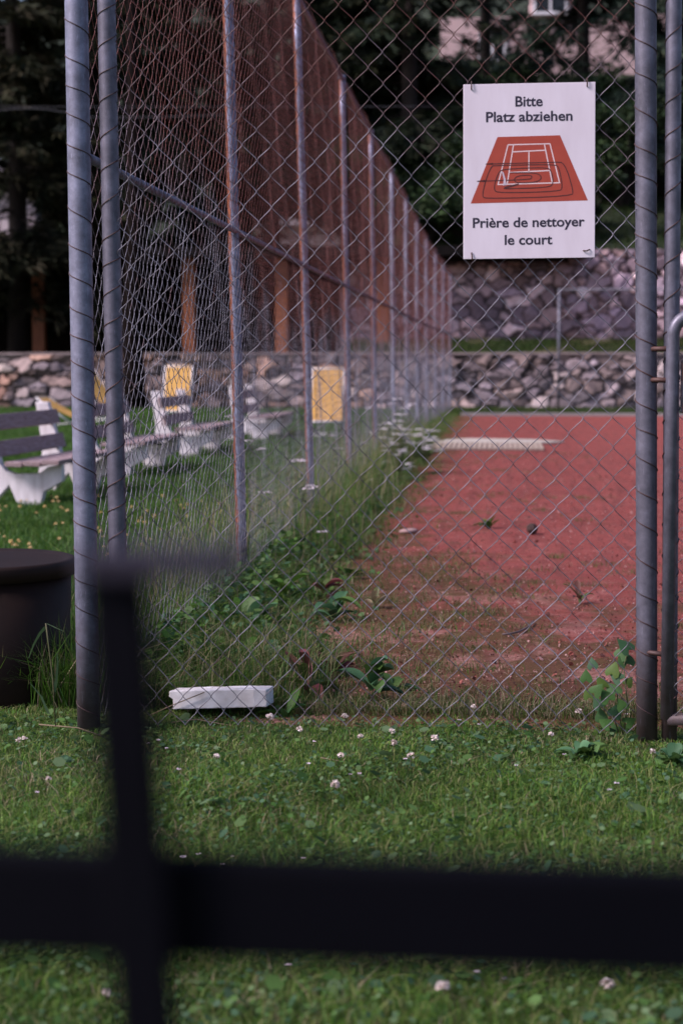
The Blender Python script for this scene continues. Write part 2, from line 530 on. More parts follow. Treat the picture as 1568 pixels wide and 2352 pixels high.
GREENS = [(.034, .078, .010), (.050, .110, .012), (.066, .124, .017), (.090, .136, .028), (.040, .096, .026), (.130, .136, .050)]
LUSH = [(.046, .115, .014), (.062, .145, .02), (.085, .155, .026), (.044, .11, .032)]
DRY = [(.26, .21, .13), (.20, .18, .09), (.30, .25, .17), (.14, .15, .06)]


def discs(P, r, col, seed=0, tilt=.5, n=5):
    """small rounded leaflets, one fan each"""
    g = np.random.default_rng(seed)
    m = len(P)
    nrm = np.stack([g.normal(0, tilt, m), g.normal(0, tilt, m), np.ones(m)], 1)
    nrm /= np.linalg.norm(nrm, axis=1)[:, None]
    u = np.cross(nrm, np.array([[0.3, 1, 0.1]])); u /= np.linalg.norm(u, axis=1)[:, None]
    v = np.cross(nrm, u)
    ph = g.uniform(0, 6.28, m)
    ring = []
    for k in range(n):
        a = ph + 2 * np.pi * k / n
        ring.append(P + (u * np.cos(a)[:, None] + v * np.sin(a)[:, None] * .85) * r[:, None])
    V = np.stack(ring, 1).reshape(-1, 3)
    b = np.arange(m)[:, None] * n
    T = np.concatenate([b + np.array([[0, k, k + 1]]) for k in range(1, n - 1)], 0)
    return V, T, np.repeat(col, n, 0)


DOCK_ = [(.05, .12, .055), (.065, .15, .07), (.09, .17, .05), (.07, .13, .03)]
# --- foreground lawn with clover
def near_lawn():
    n = 150000
    Y = rng.uniform(2.6, 6.35, n)
    X = rng.uniform(-1, 1, n) * (.26 * Y + .45) - .09 * Y
    edge = 6.0 + .16 * vnoise(X * 3, X * 0, 1, 4) + rng.normal(0, .13, n)
    edge = np.where(X < -.55, edge + .35, edge)
    k = Y < edge
    X, Y = X[k], Y[k]; n = len(X)
    patch = vnoise(X * 2.2, Y * 2.2, 1, 9)
    h = rng.uniform(.022, .055, n) * (1 + .35 * patch) * np.clip(1 - (Y - 4.9) / 1.3, .45, 1)
    col = pick(GREENS, n, 1) * (1.55 + .55 * patch)[:, None]
    dry = rng.random(n) < np.clip(.08 + .30 * vnoise(X * 1.7 + 4, Y * 1.9, 1, 71), .02, .5)
    col[dry] = pick(DRY, dry.sum(), 2)
    # a lush tuft patch low in the picture
    P = np.stack([X, Y, np.zeros(n)], 1)
    parts = [blades(P, h, rng.uniform(.0022, .0045, n), col, .75, .6, 3)]
    m = 26000
    Y = rng.uniform(2.6, 5.95, m); X = rng.uniform(-1, 1, m) * (.26 * Y + .4) - .09 * Y
    k = (vnoise(X * 2.7, Y * 2.7, 1, 14) + rng.normal(0, .35, m)) > -.05
    X, Y = X[k], Y[k]; m = len(X)
    big = rng.random(m) < .05
    r = np.where(big, rng.uniform(.013, .022, m), rng.uniform(.004, .0095, m))
    P = np.stack([X, Y, rng.uniform(.015, .05, m) * np.clip(1 - (Y - 4.9) / 1.3, .45, 1)], 1)
    col = pick([(.050, .115, .024), (.075, .15, .036), (.11, .18, .08), (.05, .11, .055)], m, 5)
    parts.append(discs(P, r, col, 6, .55, 6))
    V, T, C = join(parts)
    tag(big_mesh('lawn_grass', V, T, M['grass'], np.clip(C, 0, 1)), 'short green grass and clover between the railing and the wire fence', 'grass', kind='stuff')


near_lawn()


def far_lawn():
    parts = []
    n = 190000
    Y = 7 + 38 * rng.random(n) ** 1.6
    X = -1.45 - rng.random(n) * (.25 * Y + .6)
    d = vnoise(X, Y, 1.1, 8)
    h = rng.uniform(.03, .065, n) * (1 + .02 * (Y - 8))
    col = pick(LUSH, n, 8) * (1.0 + .25 * d)[:, None]
    parts.append(blades(np.stack([X, Y, 0 * X], 1), h, rng.uniform(.004, .007, n) * (1 + .05 * (Y - 7)), col, .5, .5, 9))
    n = 26000   # strip behind the court
    Y = rng.uniform(COURT_Y1 + .12, WALL_Y - .05, n); X = rng.uniform(-2, 9, n)
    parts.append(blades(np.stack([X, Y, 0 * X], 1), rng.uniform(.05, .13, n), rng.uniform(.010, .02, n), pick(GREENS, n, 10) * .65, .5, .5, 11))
    n = 26000   # terrace between the walls
    Y = rng.uniform(WALL_Y + .35, 48.6, n); X = rng.uniform(-4, 9, n)
    z = 1.38 + np.clip((Y - WALL_Y - .4) / 2.6, 0, 1) * .42
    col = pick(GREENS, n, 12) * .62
    dr = vnoise(X, Y, 1.2, 5) > .45
    col[dr] = pick([(.22, .20, .11), (.17, .17, .08)], dr.sum(), 13)
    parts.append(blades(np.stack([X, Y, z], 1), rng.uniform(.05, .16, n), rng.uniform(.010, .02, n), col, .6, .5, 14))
    n = 24000   # hillside above the upper wall
    Y = rng.uniform(49.2, 58, n); X = rng.uniform(-3, 12, n)
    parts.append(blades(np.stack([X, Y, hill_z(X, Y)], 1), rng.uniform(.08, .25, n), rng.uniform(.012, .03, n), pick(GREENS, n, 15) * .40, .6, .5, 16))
    V, T, C = join(parts)
    tag(big_mesh('meadow_grass', V, T, M['grass'], np.clip(C, 0, 1)), 'green grass of the far lawn, terrace and bank beyond the fence', 'grass', kind='stuff')


far_lawn()


def fence_weeds():
    parts = []
    # tall lush grass at the foot of the side fence, lawn side
    n = 24000
    Y = 6.1 + 15 * rng.random(n) ** 1.5
    X = -1.42 - np.abs(rng.normal(0, .28, n)) + .03
    cl = .5 + .5 * vnoise(X * 2, Y * 2, 1, 20)
    k = rng.random(n) < (.45 + .6 * cl)
    X, Y, cl = X[k], Y[k], cl[k]; n = len(X)
    h = rng.uniform(.10, .36, n) * (.6 + .7 * cl)
    col = pick(LUSH + GREENS[:3], n, 21) * 1.25
    dry = rng.random(n) < .20
    col[dry] = pick(DRY, dry.sum(), 22)
    parts.append(blades(np.stack([X, Y, 0 * X], 1), h, rng.uniform(.003, .006, n), col, .45, .7, 23))
    # shorter, patchy weeds on the court side
    n = 60000
    Y = 6.1 + 34 * rng.random(n) ** 2.0
    X = -1.36 + np.abs(rng.normal(0, .30, n)) * (1 + .5 * (Y < 8.5))
    k = vnoise(X * 3, Y * 1.6, 1, 24) + rng.normal(0, .3, n) > (X + 1.0) * .9 - .25
    X, Y = X[k], Y[k]; n = len(X)
    h = rng.uniform(.025, .12, n) * (1 + .9 * np.exp(-((X + 1.37) / .16) ** 2)) * np.where(X > -.9, .6, 1)
    col = pick(GREENS + LUSH, n, 25) * 1.2
    dry = rng.random(n) < .25
    col[dry] = pick(DRY, dry.sum(), 26)
    parts.append(blades(np.stack([X, Y, 0 * X + .006], 1), h, rng.uniform(.003, .006, n), col, .7, .6, 27))
    n = 17000
    Y = 6.4 + 22 * rng.random(n) ** 1.35
    X = -1.33 + rng.normal(0, .13, n)
    cl = .5 + .5 * vnoise(X * 3, Y * 1.4, 1, 51)
    k = rng.random(n) < (.2 + .8 * cl); X, Y, cl = X[k], Y[k], cl[k]; n = len(X)
    col = pick(LUSH + GREENS[:4], n, 52) * 1.2
    dry = rng.random(n) < .28
    col[dry] = pick(DRY, dry.sum(), 53)
    parts.append(blades(np.stack([X, Y, 0 * X], 1), rng.uniform(.10, .46, n) * (.55 + .6 * cl) * np.clip(.30 + (Y - 8) / 8, .28, 1), rng.uniform(.003, .007, n), col, .4, .7, 54))
    n = 13000
    Y = 7.6 + 17 * rng.random(n) ** 1.3; X = -1.40 + rng.normal(0, .19, n)
    cl = .5 + .5 * vnoise(X * 4, Y * 2.1, 1, 61); k = (rng.random(n) < cl) & ((Y > 10.5) | (X < -1.40)); X, Y = X[k], Y[k]; n = len(X)
    col = pick(DRY + LUSH + GREENS[3:6], n, 62) * 1.4
    parts.append(blades(np.stack([X, Y, 0 * X], 1), rng.uniform(.22, .68, n), rng.uniform(.0022, .0045, n), col, .28, .6, 63))
    # small leaves among them
    n = 9000
    Y = 6.3 + 18 * rng.random(n) ** 1.7; X = -1.25 + np.abs(rng.normal(0, .24, n)) - .12
    k = vnoise(X * 5, Y * 3, 1, 55) > -.15; X, Y = X[k], Y[k]; n = len(X)
    z = rng.uniform(.02, .20, n) * np.exp(-((X + 1.3) / .3) ** 2) + .012
    parts.append(discs(np.stack([X, Y, z], 1), rng.uniform(.008, .024, n), pick(DOCK_ + LUSH, n, 56), 57, .8, 6))
    # stray tufts out on the clay
    cx = np.concatenate([rng.uniform(-1.0, .2, 130), rng.uniform(-.9, 1.2, 60)])
    cy = np.concatenate([rng.uniform(6.3, 11, 130), rng.uniform(6.3, 24, 60)])
    for a, c in zip(cx, cy):
        m = int(rng.integers(12, 60)); s = rng.uniform(.02, .07)
        P = np.stack([rng.normal(a, s * 1.6, m), rng.normal(c, s, m), np.full(m, .008)], 1)
        col = pick(GREENS, m, int(a * 1e4) % 9999); dd = rng.random(m) < .35; col[dd] = pick(DRY, dd.sum(), 28)
        parts.append(blades(P, rng.uniform(.015, .05, m), rng.uniform(.002, .004, m), col, .9, .6, int(c * 1e3)))
    # ragged edge of tall grass at the corner behind the white block
    n = 5200
    X = rng.uniform(-1.5, -.62, n); Y = rng.uniform(6.15, 7.2, n)
    k = rng.random(n) < np.clip(-.35 - X + .1, 0.05, 1)
    X, Y = X[k], Y[k]; n = len(X)
    parts.append(blades(np.stack([X, Y, 0 * X], 1), rng.uniform(.06, .26, n), rng.uniform(.003, .006, n), pick(GREENS + DRY[:2], n, 29), .6, .7, 30))
    # edge between lawn and clay near the right pole
    n = 3800
    X = rng.uniform(-.7, 1.0, n); Y = 6.02 + np.abs(rng.normal(0, .16, n))
    parts.append(blades(np.stack([X, Y, 0 * X + .005], 1), rng.uniform(.02, .08, n), rng.uniform(.002, .004, n), pick(GREENS + DRY, n, 31), .8, .6, 32))
    V, T, C = join(parts)
    tag(big_mesh('weed_grass', V, T, M['grass'], np.clip(C, 0, 1)), 'rank grass and dry weeds along the foot of the rusty fence', 'grass', kind='stuff')


fence_weeds()

# pebbles, straw and chips lying on the clay
def grit_litter():
    parts = []
    n = 13000
    Y = 6.15 + 18 * rng.random(n) ** 1.5; X = rng.uniform(-1.1, .14 * 1 + .12 * Y, n)
    r = rng.uniform(.002, .0062, n) * np.where(rng.random(n) < .04, 2.2, 1)
    col = pick([(.40, .16, .14), (.50, .30, .28), (.26, .08, .065), (.08, .035, .032), (.34, .12, .10), (.12, .045, .04)], n, 41)
    P = np.stack([X, Y, np.full(n, .013)], 1)
    for k in range(2):
        parts.append(discs(P + np.array([0, 0, .002 * k]), r, col, 42 + k, .9, 5))
    n = 2600
    Y = 6.1 + 4.5 * rng.random(n) ** 1.5; X = rng.uniform(-1.1, .9, n)
    a = rng.uniform(0, 6.28, n); L = rng.uniform(.012, .05, n)
    P = np.stack([X, Y, np.full(n, .014)], 1)
    dv = np.stack([np.cos(a), np.sin(a) * .8, rng.uniform(-.1, .25, n)], 1) * L[:, None]
    sd = np.stack([-np.sin(a), np.cos(a), 0 * a], 1) * .0013
    V = np.stack([P - sd, P + sd, P + dv + sd * .5, P + dv - sd * .5], 1).reshape(-1, 3)
    b = np.arange(n)[:, None] * 4
    T = np.concatenate([b + np.array([[0, 1, 2]]), b + np.array([[0, 2, 3]])], 0)
    parts.append((V, T, np.repeat(pick([(.38, .27, .19), (.30, .19, .15), (.16, .09, .07), (.45, .33, .27)], n, 44), 4, 0)))
    V, T, C = join(parts)
    tag(big_mesh('court_litter', V, T, M['petal'], np.clip(C, 0, 1)), 'pebbles, straw and chips scattered over the near clay', 'litter', kind='stuff')


grit_litter()


# --- leafy weeds
def leaf_strip(mb_v, mb_t, mb_c, base, az, length, width, rise, droop, col, lobed=False, seg=7):
    d = np.array((math.cos(az), math.sin(az), 0)); s = np.array((-math.sin(az), math.cos(az), 0))
    n0 = sum(len(v) for v in mb_v)
    V = []
    for i in range(seg + 1):
        t = i / seg
        c = np.array(base) + d * length * t * math.cos(rise) + np.array((0, 0, 1)) * (length * (t * math.sin(rise) - droop * t * t))
        w = width * (math.sin(math.pi * min(1, t * .92 + .06)) ** .8)
        if lobed and i % 2: w *= .6
        fold = np.array((0, 0, 1)) * w * .35
        V += [c - s * w / 2 + fold, c, c + s * w / 2 + fold]
    T = []
    for i in range(seg):
        a = i * 3
        for q in (0, 1):
            T += [(a + q, a + q + 1, a + q + 4), (a + q, a + q + 4, a + q + 3)]
    mb_v.append(np.array(V)); mb_t.append(np.array(T) + n0); mb_c.append(np.tile(col, (len(V), 1)) * (1 + .12 * np.tile((1, -1.2, 1), seg + 1))[:, None])


def rosette(name, loc, n, L, Wd, label, cols, seed, lobed=False, rise=(.3, 1.2), group=None, stem=0.0):
    g = random.Random(seed)
    v, t, c = [], [], []
    for i in range(n):
        z = g.uniform(0, stem) if stem else 0
        leaf_strip(v, t, c, (g.uniform(-.01, .01), g.uniform(-.01, .01), z), g.uniform(0, 6.28), L * g.uniform(.6, 1.15), Wd * g.uniform(.7, 1.2),
                   g.uniform(*rise), g.uniform(.15, .6), np.array(g.choice(cols)) * g.uniform(.75, 1.25), lobed)
    root = empty(name, loc)
    tag(root, label, 'plant', group)
    big_mesh('foliage', np.concatenate(v), np.concatenate(t), M['leaf'], np.clip(np.concatenate(c), 0, 1), root)
    if stem:
        MB().tube([(0, 0, 0), (.01, 0, stem * .5), (0, .01, stem)], [.004, .003, .002], 6).build('stem', M['stemgreen'], root, True)
    return root


M['stemgreen'] = simple('green_stem', (.07, .09, .03), (.10, .08, .04), 20, .7)
M['drystem'] = simple('dry_stem', (.22, .16, .10), (.14, .10, .07), 20, .8)
DOCK = [(.05, .12, .055), (.065, .15, .07), (.09, .17, .05), (.07, .13, .03)]
REDD = [(.16, .045, .05), (.12, .05, .04), (.07, .10, .03)]
WEEDS = [  # px, py, n, L, W, cols, lobed, stem, label
    (615, 1560, 11, .16, .055, DOCK, True, 0, 'bluish green broad leaved weed with a tall toothed leaf, above the white block'),
    (565, 1450, 10, .15, .06, DOCK, False, 0, 'dark green broad leaved weed at the foot of the rusty second fence post'),
    (765, 1430, 9, .10, .05, DOCK, False, .10, 'upright weed with a yellowing leaf between the fence and the clay'),
    (705, 1610, 8, .13, .035, REDD, False, .12, 'dark red leaved dock plant just right of the white block'),
    (690, 1480, 9, .09, .04, DOCK, False, 0, 'small rosette weed with pale grey leaves on the weedy strip'),
    (850, 1615, 9, .10, .05, DOCK, False, .10, 'bluish round leaved weed with a dry stalk at the edge of the lawn'),
    (900, 1590, 5, .08, .035, DOCK, False, 0, 'small leaning weed to the right of the round leaved weed'),
    (520, 1500, 9, .13, .035, LUSH, True, 0, 'lobed dandelion plant in the long grass above the white block'),
    (740, 1215, 9, .14, .035, DOCK, False, .25, 'upright leafy weed rooted beside the third fence post'),
    (795, 1150, 12, .22, .06, DOCK, False, .3, 'bushy bluish green weed at the foot of the fourth fence post'),
    (610, 1340, 8, .12, .04, DOCK, False, .1, 'pale leaved weed just right of the second fence post'),
    (1120, 1215, 8, .10, .04, GREENS, True, 0, 'low green weed alone on the open clay'),
    (1330, 1390, 7, .09, .02, REDD, False, .05, 'thin reddish weed on the clay near the right pole'),
    (600, 1420, 11, .13, .05, DOCK, False, .06, 'leafy green weed with upright leaves right of the second fence post foot'),
    (655, 1400, 10, .11, .04, LUSH, False, .10, 'light green bushy weed in the weedy strip beyond the second fence post'),
    (690, 1345, 10, .12, .045, DOCK, True, 0, 'toothed rosette weed on the weedy strip near the third fence post'),
    (740, 1385, 8, .10, .04, REDD, False, .08, 'weed with reddish leaves on the mossy clay edge'),
    (800, 1330, 10, .09, .03, LUSH, True, 0, 'flat green rosette on the mossy clay past the third fence post'),
    (640, 1515, 11, .12, .05, DOCK, False, .05, 'grey green leafy weed behind the right end of the white block'),
    (560, 1545, 10, .14, .045, LUSH, False, .04, 'bright green leafy weed behind the middle of the white block'),
    (480, 1560, 10, .15, .05, DOCK, False, .05, 'dark leafy weed in the long grass behind the left end of the white block'),
    (760, 1560, 9, .10, .035, REDD, False, .06, 'red tinged weed on the clay edge left of the round leaved weed'),
    (700, 1560, 9, .12, .04, LUSH, True, 0, 'green toothed rosette on the weedy strip right of the white block'),
    (860, 1400, 9, .08, .02, DRY, False, .05, 'dry straw coloured weed on the mossy clay'),
    (655, 1650, 8, .08, .03, LUSH, False, 0, 'short green weed tucked under the right end of the white block'),
]
for i, (px, py, n, L, Wd, cols, lob, st, lab) in enumerate(WEEDS):
    g_ = gnd(px, py)
    rosette('broadleaf_weed', (g_[0], g_[1], .003), n, L * 1.5, Wd * 1.4, lab, cols, 100 + i, lob, stem=st, group='broad leaved weeds along the fence')

# climbing plant beside the right pole
def heart_leaf(v, t, c, base, nrm, az, r, col):
    nrm = np.array(nrm, float); nrm /= np.linalg.norm(nrm)
    u = np.cross(nrm, (0, 0, 1.0)); u /= np.linalg.norm(u) + 1e-9; w = np.cross(nrm, u)
    pr = [(0, .15), (.45, .5), (.75, .25), (.7, -.2), (.35, -.75), (0, -1.25), (-.35, -.75), (-.7, -.2), (-.75, .25), (-.45, .5)]
    ca, sa = math.cos(az), math.sin(az)
    n0 = sum(len(x) for x in v)
    V = [np.array(base) - w * .25 * r + nrm * .10 * r]
    V += [np.array(base) + (u * (x * ca - y * sa) + w * (x * sa + y * ca)) * r for x, y in pr]
    m = len(pr)
    v.append(np.array(V)); t.append(np.array([(0, 1 + k, 1 + (k + 1) % m) for k in range(m)]) + n0); c.append(np.tile(col, (m + 1, 1)))


g_ = gnd(1425, 1705)
root = empty('climbing_weed', (g_[0], g_[1], 0))
tag(root, 'climbing weed with heart shaped leaves growing beside the right hand pole', 'plant')
v, t, c = [], [], []
VL = [(1440, 1490, .030, .25), (1437, 1520, .034, .3), (1405, 1545, .026, 0), (1360, 1530, .020, .6), (1345, 1560, .022, -.3), (1385, 1575, .026, .2), (1410, 1590, .028, .8),
      (1365, 1590, .024, -.5), (1395, 1605, .026, .1), (1420, 1560, .022, 1.0), (1440, 1570, .018, -.6), (1375, 1620, .022, .4), (1410, 1640, .026, -.2), (1430, 1625, .022, .5),
      (1425, 1505, .026, -.2), (1380, 1650, .024, .3), (1435, 1680, .026, .5), (1400, 1705, .026, -.5), (1425, 1715, .024, .7), (1455, 1720, .026, .1), (1395, 1665, .024, .9), (1440, 1660, .022, -.7), (1415, 1685, .026, .2), (1370, 1690, .020, -.4), (1445, 1700, .026, .6), (1350, 1600, .018, .2)]
for px, py, r, az in VL:
    Yl = 5.82 + random.uniform(-.05, .05)
    heart_leaf(v, t, c, at(px, py, Yl) - np.array((g_[0], g_[1], 0)), (random.uniform(-.5, .5), -1, random.uniform(.2, .9)), az + random.uniform(-.5, .5), r * 1.3,
               np.array(random.choice([(.055, .13, .03), (.07, .15, .05), (.045, .11, .05), (.09, .15, .03)])))
big_mesh('foliage', np.concatenate(v), np.concatenate(t), M['leaf'], np.concatenate(c), root)
sm = MB()
for pts in (((1432, 1705), (1420, 1640), (1415, 1580), (1440, 1500)), ((1425, 1700), (1400, 1620), (1370, 1560)), ((1430, 1690), (1440, 1620), (1432, 1540))):
    sm.tube([at(a, bb, 5.83) - np.array((g_[0], g_[1], 0)) for a, bb in pts], .0022, 5)
sm.build('stem', M['stemgreen'], root, True)
for px, py, lab in ((1545, 1760, 'dark leafy weed at the right edge of the lawn below the gate post'), (1335, 1745, 'large leaved weed in the lawn left of the right pole foot')):
    g_ = gnd(px, py)
    rosette('broadleaf_weed', (g_[0], g_[1], .003), 12, .11, .05, lab, DOCK, int(px), group='broad leaved weeds along the fence')

# --- yarrow with flat white flower heads
def yarrow(px, py, Y, h, heads, label, seed, tint=(.70, .62, .68), spread=.06, hr=.038):
    g = random.Random(seed)
    top = at(px, py, Y)
    loc = (top[0], Y, 0)
    root = empty('yarrow_plant', loc)
    tag(root, label, 'plant', 'white yarrow flowering along the fence')
    st, v, t, c = MB(), [], [], []
    z_top = max(.15, float(top[2]))
    for k in range(heads):
        ox, oy = g.gauss(0, spread), g.gauss(0, spread)
        z = z_top * (g.uniform(.72, 1.0) if heads < 6 else g.uniform(.30, 1.0)) if k else z_top
        if k == 0: ox = oy = 0
        st.tube([(ox * .2, oy * .2, 0), (ox * .55, oy * .5, z * .55), (ox, oy, z - .008)], [.0028, .0022, .0016], 5)
        hv, ht, hc = [], [], []
        for q in range(26):
            r = hr * math.sqrt(g.random()); a = g.uniform(0, 6.28)
            P = np.array([[ox + r * math.cos(a), oy + r * math.sin(a), z + g.uniform(-.004, .006) - r * .12]])
            V, T, C = discs(P, np.array([g.uniform(.005, .009) * hr / .036]), np.array([tint]) * g.uniform(.8, 1.1), g.randrange(9999), .35, 5)
            n0 = sum(len(x) for x in hv)
            hv.append(V); ht.append(T + n0); hc.append(C)
        big_mesh('flower_head', np.concatenate(hv), np.concatenate(ht), M['petal'], np.clip(np.concatenate(hc), 0, 1), root)
        for q in range(12):
            zz = z * g.uniform(.1, .8)
            leaf_strip(v, t, c, (ox * zz / z, oy * zz / z, zz), g.uniform(0, 6.28), g.uniform(.07, .13), .02, g.uniform(.2, .8), .3, np.array((.06, .10, .045)), True, 6)
    st.build('stem', M['stemgreen'], root, True)
    big_mesh('foliage', np.concatenate(v), np.concatenate(t), M['leaf'], np.concatenate(c), root)
    return root


YAR = [(685, 1055, 11.6, 3, 'pinkish yarrow with a wide flower head in front of the third fence post'),
       (600, 1030, 11.2, 1, 'single thin yarrow between the second and third fence posts'),
       (715, 1115, 10.8, 2, 'short yarrow standing right of the third fence post'),
       (610, 1130, 10.0, 1, 'low yarrow head near the wire left of the third fence post'),
       (742, 1220, 9.8, 1, 'lone white yarrow head near the ground beside the third fence post'),
       (765, 1000, 15.0, 2, 'small white yarrow between the third and fourth fence posts'),
       (530, 955, 10.4, 2, 'tall yarrow touching the left side of the second fence post'),
       (850, 1145, 16.2, 2, 'low yarrow at the clay edge behind the fourth fence post')]
for i, (px, py, Y, n, lab) in enumerate(YAR):
    yarrow(px, py, Y, 0, n, lab, 300 + i)
yarrow(912, 915, 19.2, 0, 34, 'dense clump of tall white yarrow at the fifth fence post, by the pale mat', 330, (.85, .80, .84), .15, .055)
yarrow(962, 985, 21.5, 0, 26, 'bushy white yarrow clump nearest the pale slatted mat', 331, (.85, .80, .84), .13, .055)
yarrow(900, 1015, 18.4, 0, 16, 'lower white yarrow clump leaning over the clay edge', 332, (.80, .76, .80), .15, .05)

# --- small lawn flowers
def lawn_flowers(name, pts, r, cols, label, group, cat, seed, zr=(.03, .06), ball=True):
    g = random.Random(seed)
    for i, (x, y) in enumerate(pts):
        z = g.uniform(*zr); rr = r * g.uniform(.75, 1.2)
        root = empty(name, (x, y, 0)); tag(root, label, cat, group)
        ax, ay = g.uniform(-.008, .008), g.uniform(-.008, .008)
        MB().tube([(0, 0, 0), (ax, ay, z)], .0012, 4).build('stem', M['stemgreen'], root)
        n = 26 if ball else 13
        a = np.array([g.uniform(0, 6.28) for _ in range(n)])
        if ball:
            u = np.array([g.uniform(-.4, 1) for _ in range(n)]); s = np.sqrt(1 - u * u)
            P = np.stack([ax + rr * .75 * s * np.cos(a), ay + rr * .75 * s * np.sin(a), z + rr * .75 * u], 1)
            V, T, C = discs(P, np.full(n, rr * .42), pick(cols, n, seed + i, .15), seed + i, .8, 4)
        else:
            P = np.stack([ax + rr * .55 * np.cos(a), ay + rr * .55 * np.sin(a), z + 0 * a], 1)
            V, T, C = discs(P, np.full(n, rr * .42), pick(cols, n, seed + i, .1), seed + i, .35, 5)
        big_mesh('flower_head', V, T, M['petal'], np.clip(C, 0, 1), root)


clover_px = [(40, 1700), (55, 1695), (495, 1735), (693, 1683), (795, 1645), (823, 1697), (903, 1690), (940, 1737), (772, 1812), (1000, 1690), (1092, 1635), (1325, 1635), (1265, 1700), (900, 1720),
             (115, 1790), (1500, 1735), (785, 1730), (245, 2275), (1025, 2260), (1385, 2265), (300, 1732), (620, 1655)]
lawn_flowers('clover_flower', [tuple(gnd(a, bb, .04)[:2]) for a, bb in clover_px], .0125, [(.70, .58, .55), (.62, .50, .46), (.74, .66, .64)],
             'round whitish clover flower standing in the front lawn', 'white clover flowers in the front lawn', 'flower', 400)
daisy_px = [(410, 1770), (387, 1716), (365, 1698), (90, 1825), (1185, 1755), (1295, 1728), (1413, 1798), (1395, 1815), (805, 1785), (830, 1770), (712, 1758), (540, 1960), (450, 1955), (425, 1970), (690, 1965),
            (507, 1990), (655, 2228), (1160, 2240), (1090, 2235), (1235, 2135), (345, 1708), (725, 1705), (1105, 1660), (935, 1748), (1060, 1650), (1440, 1640)]
lawn_flowers('daisy_flower', [tuple(gnd(a, bb, .035)[:2]) for a, bb in daisy_px], .008, [(.78, .70, .78), (.74, .60, .70)],
             'tiny pinkish white daisy in the front lawn', 'daisies in the front lawn', 'flower', 500, (.025, .045), False)
yl = []
while len(yl) < 90:
    px, py = random.uniform(-10, 520), random.uniform(1150, 1300)
    if 150 < px < 200 and random.random() < .7: continue
    q = gnd(px, py)
    yl.append((q[0], q[1]))
lawn_flowers('yellow_flower', yl, .0135, [(.72, .50, .20), (.78, .62, .36)], 'small yellowish flower in the lawn in front of the benches',
             'yellow flowers in the lawn by the benches', 'flower', 600, (.05, .10), True)

# grass stalk in front of the brown bin and dry straws by the block
def stalk(pts, Y, r, mat, label, name='grass_stalk', leaves=()):
    P = [at(a, bb, Y) for a, bb in pts]
    root = empty(name, (P[0][0], Y, 0)); tag(root, label, 'plant')
    o = np.array(root.location)
    MB().tube([p_ - o for p_ in P], r, 6).build('stem', mat, root, True)
    v, t, c = [], [], []
    for lp in leaves:
        Q = [at(a, bb, Y) - o for a, bb in lp]
        n0 = sum(len(x) for x in v); m = len(Q); V = []
        for i, q in enumerate(Q):
            w = .0055 * (1 - .8 * i / (m - 1)); V += [q + np.array((-w, 0, .3 * w)), q + np.array((w, .004, -.3 * w))]
        T = [x_ for i in range(m - 1) for x_ in ((2 * i, 2 * i + 1, 2 * i + 3), (2 * i, 2 * i + 3, 2 * i + 2))]
        v.append(np.array(V)); t.append(np.array(T) + n0); c.append(np.tile((.10, .16, .07), (len(V), 1)))
    if v: big_mesh('leaf', np.concatenate(v), np.concatenate(t), M['leaf'], np.concatenate(c), root)
    return root


stalk([(128, 1668), (122, 1560), (112, 1480), (106, 1432)], 5.55, .0022, M['stemgreen'], 'single grass stalk with two drooping blades in front of the brown bin',
      leaves=[((106, 1432), (118, 1437), (132, 1444), (147, 1450)), ((106, 1440), (92, 1455), (78, 1480), (66, 1512)), ((124, 1590), (130, 1560), (133, 1520), (131, 1500)),
              ((112, 1640), (95, 1600), (70, 1570))])
stalk([(340, 1645), (400, 1618), (470, 1590)], 5.95, .002, M['drystem'], 'dry straw leaning up to the left end of the white block', 'straw')
stalk([(390, 1660), (450, 1652), (520, 1665), (590, 1672)], 5.85, .002, M['drystem'], 'bent dry straw lying below the white block', 'straw')
stalk([(90, 1664), (180, 1672), (260, 1700)], 5.55, .0022, M['drystem'], 'dry straw lying across the foot of the left pole', 'straw')
stalk([(735, 1740), (790, 1750), (828, 1757)], 5.3, .0018, M['drystem'], 'short dry straw lying on the front lawn', 'straw')

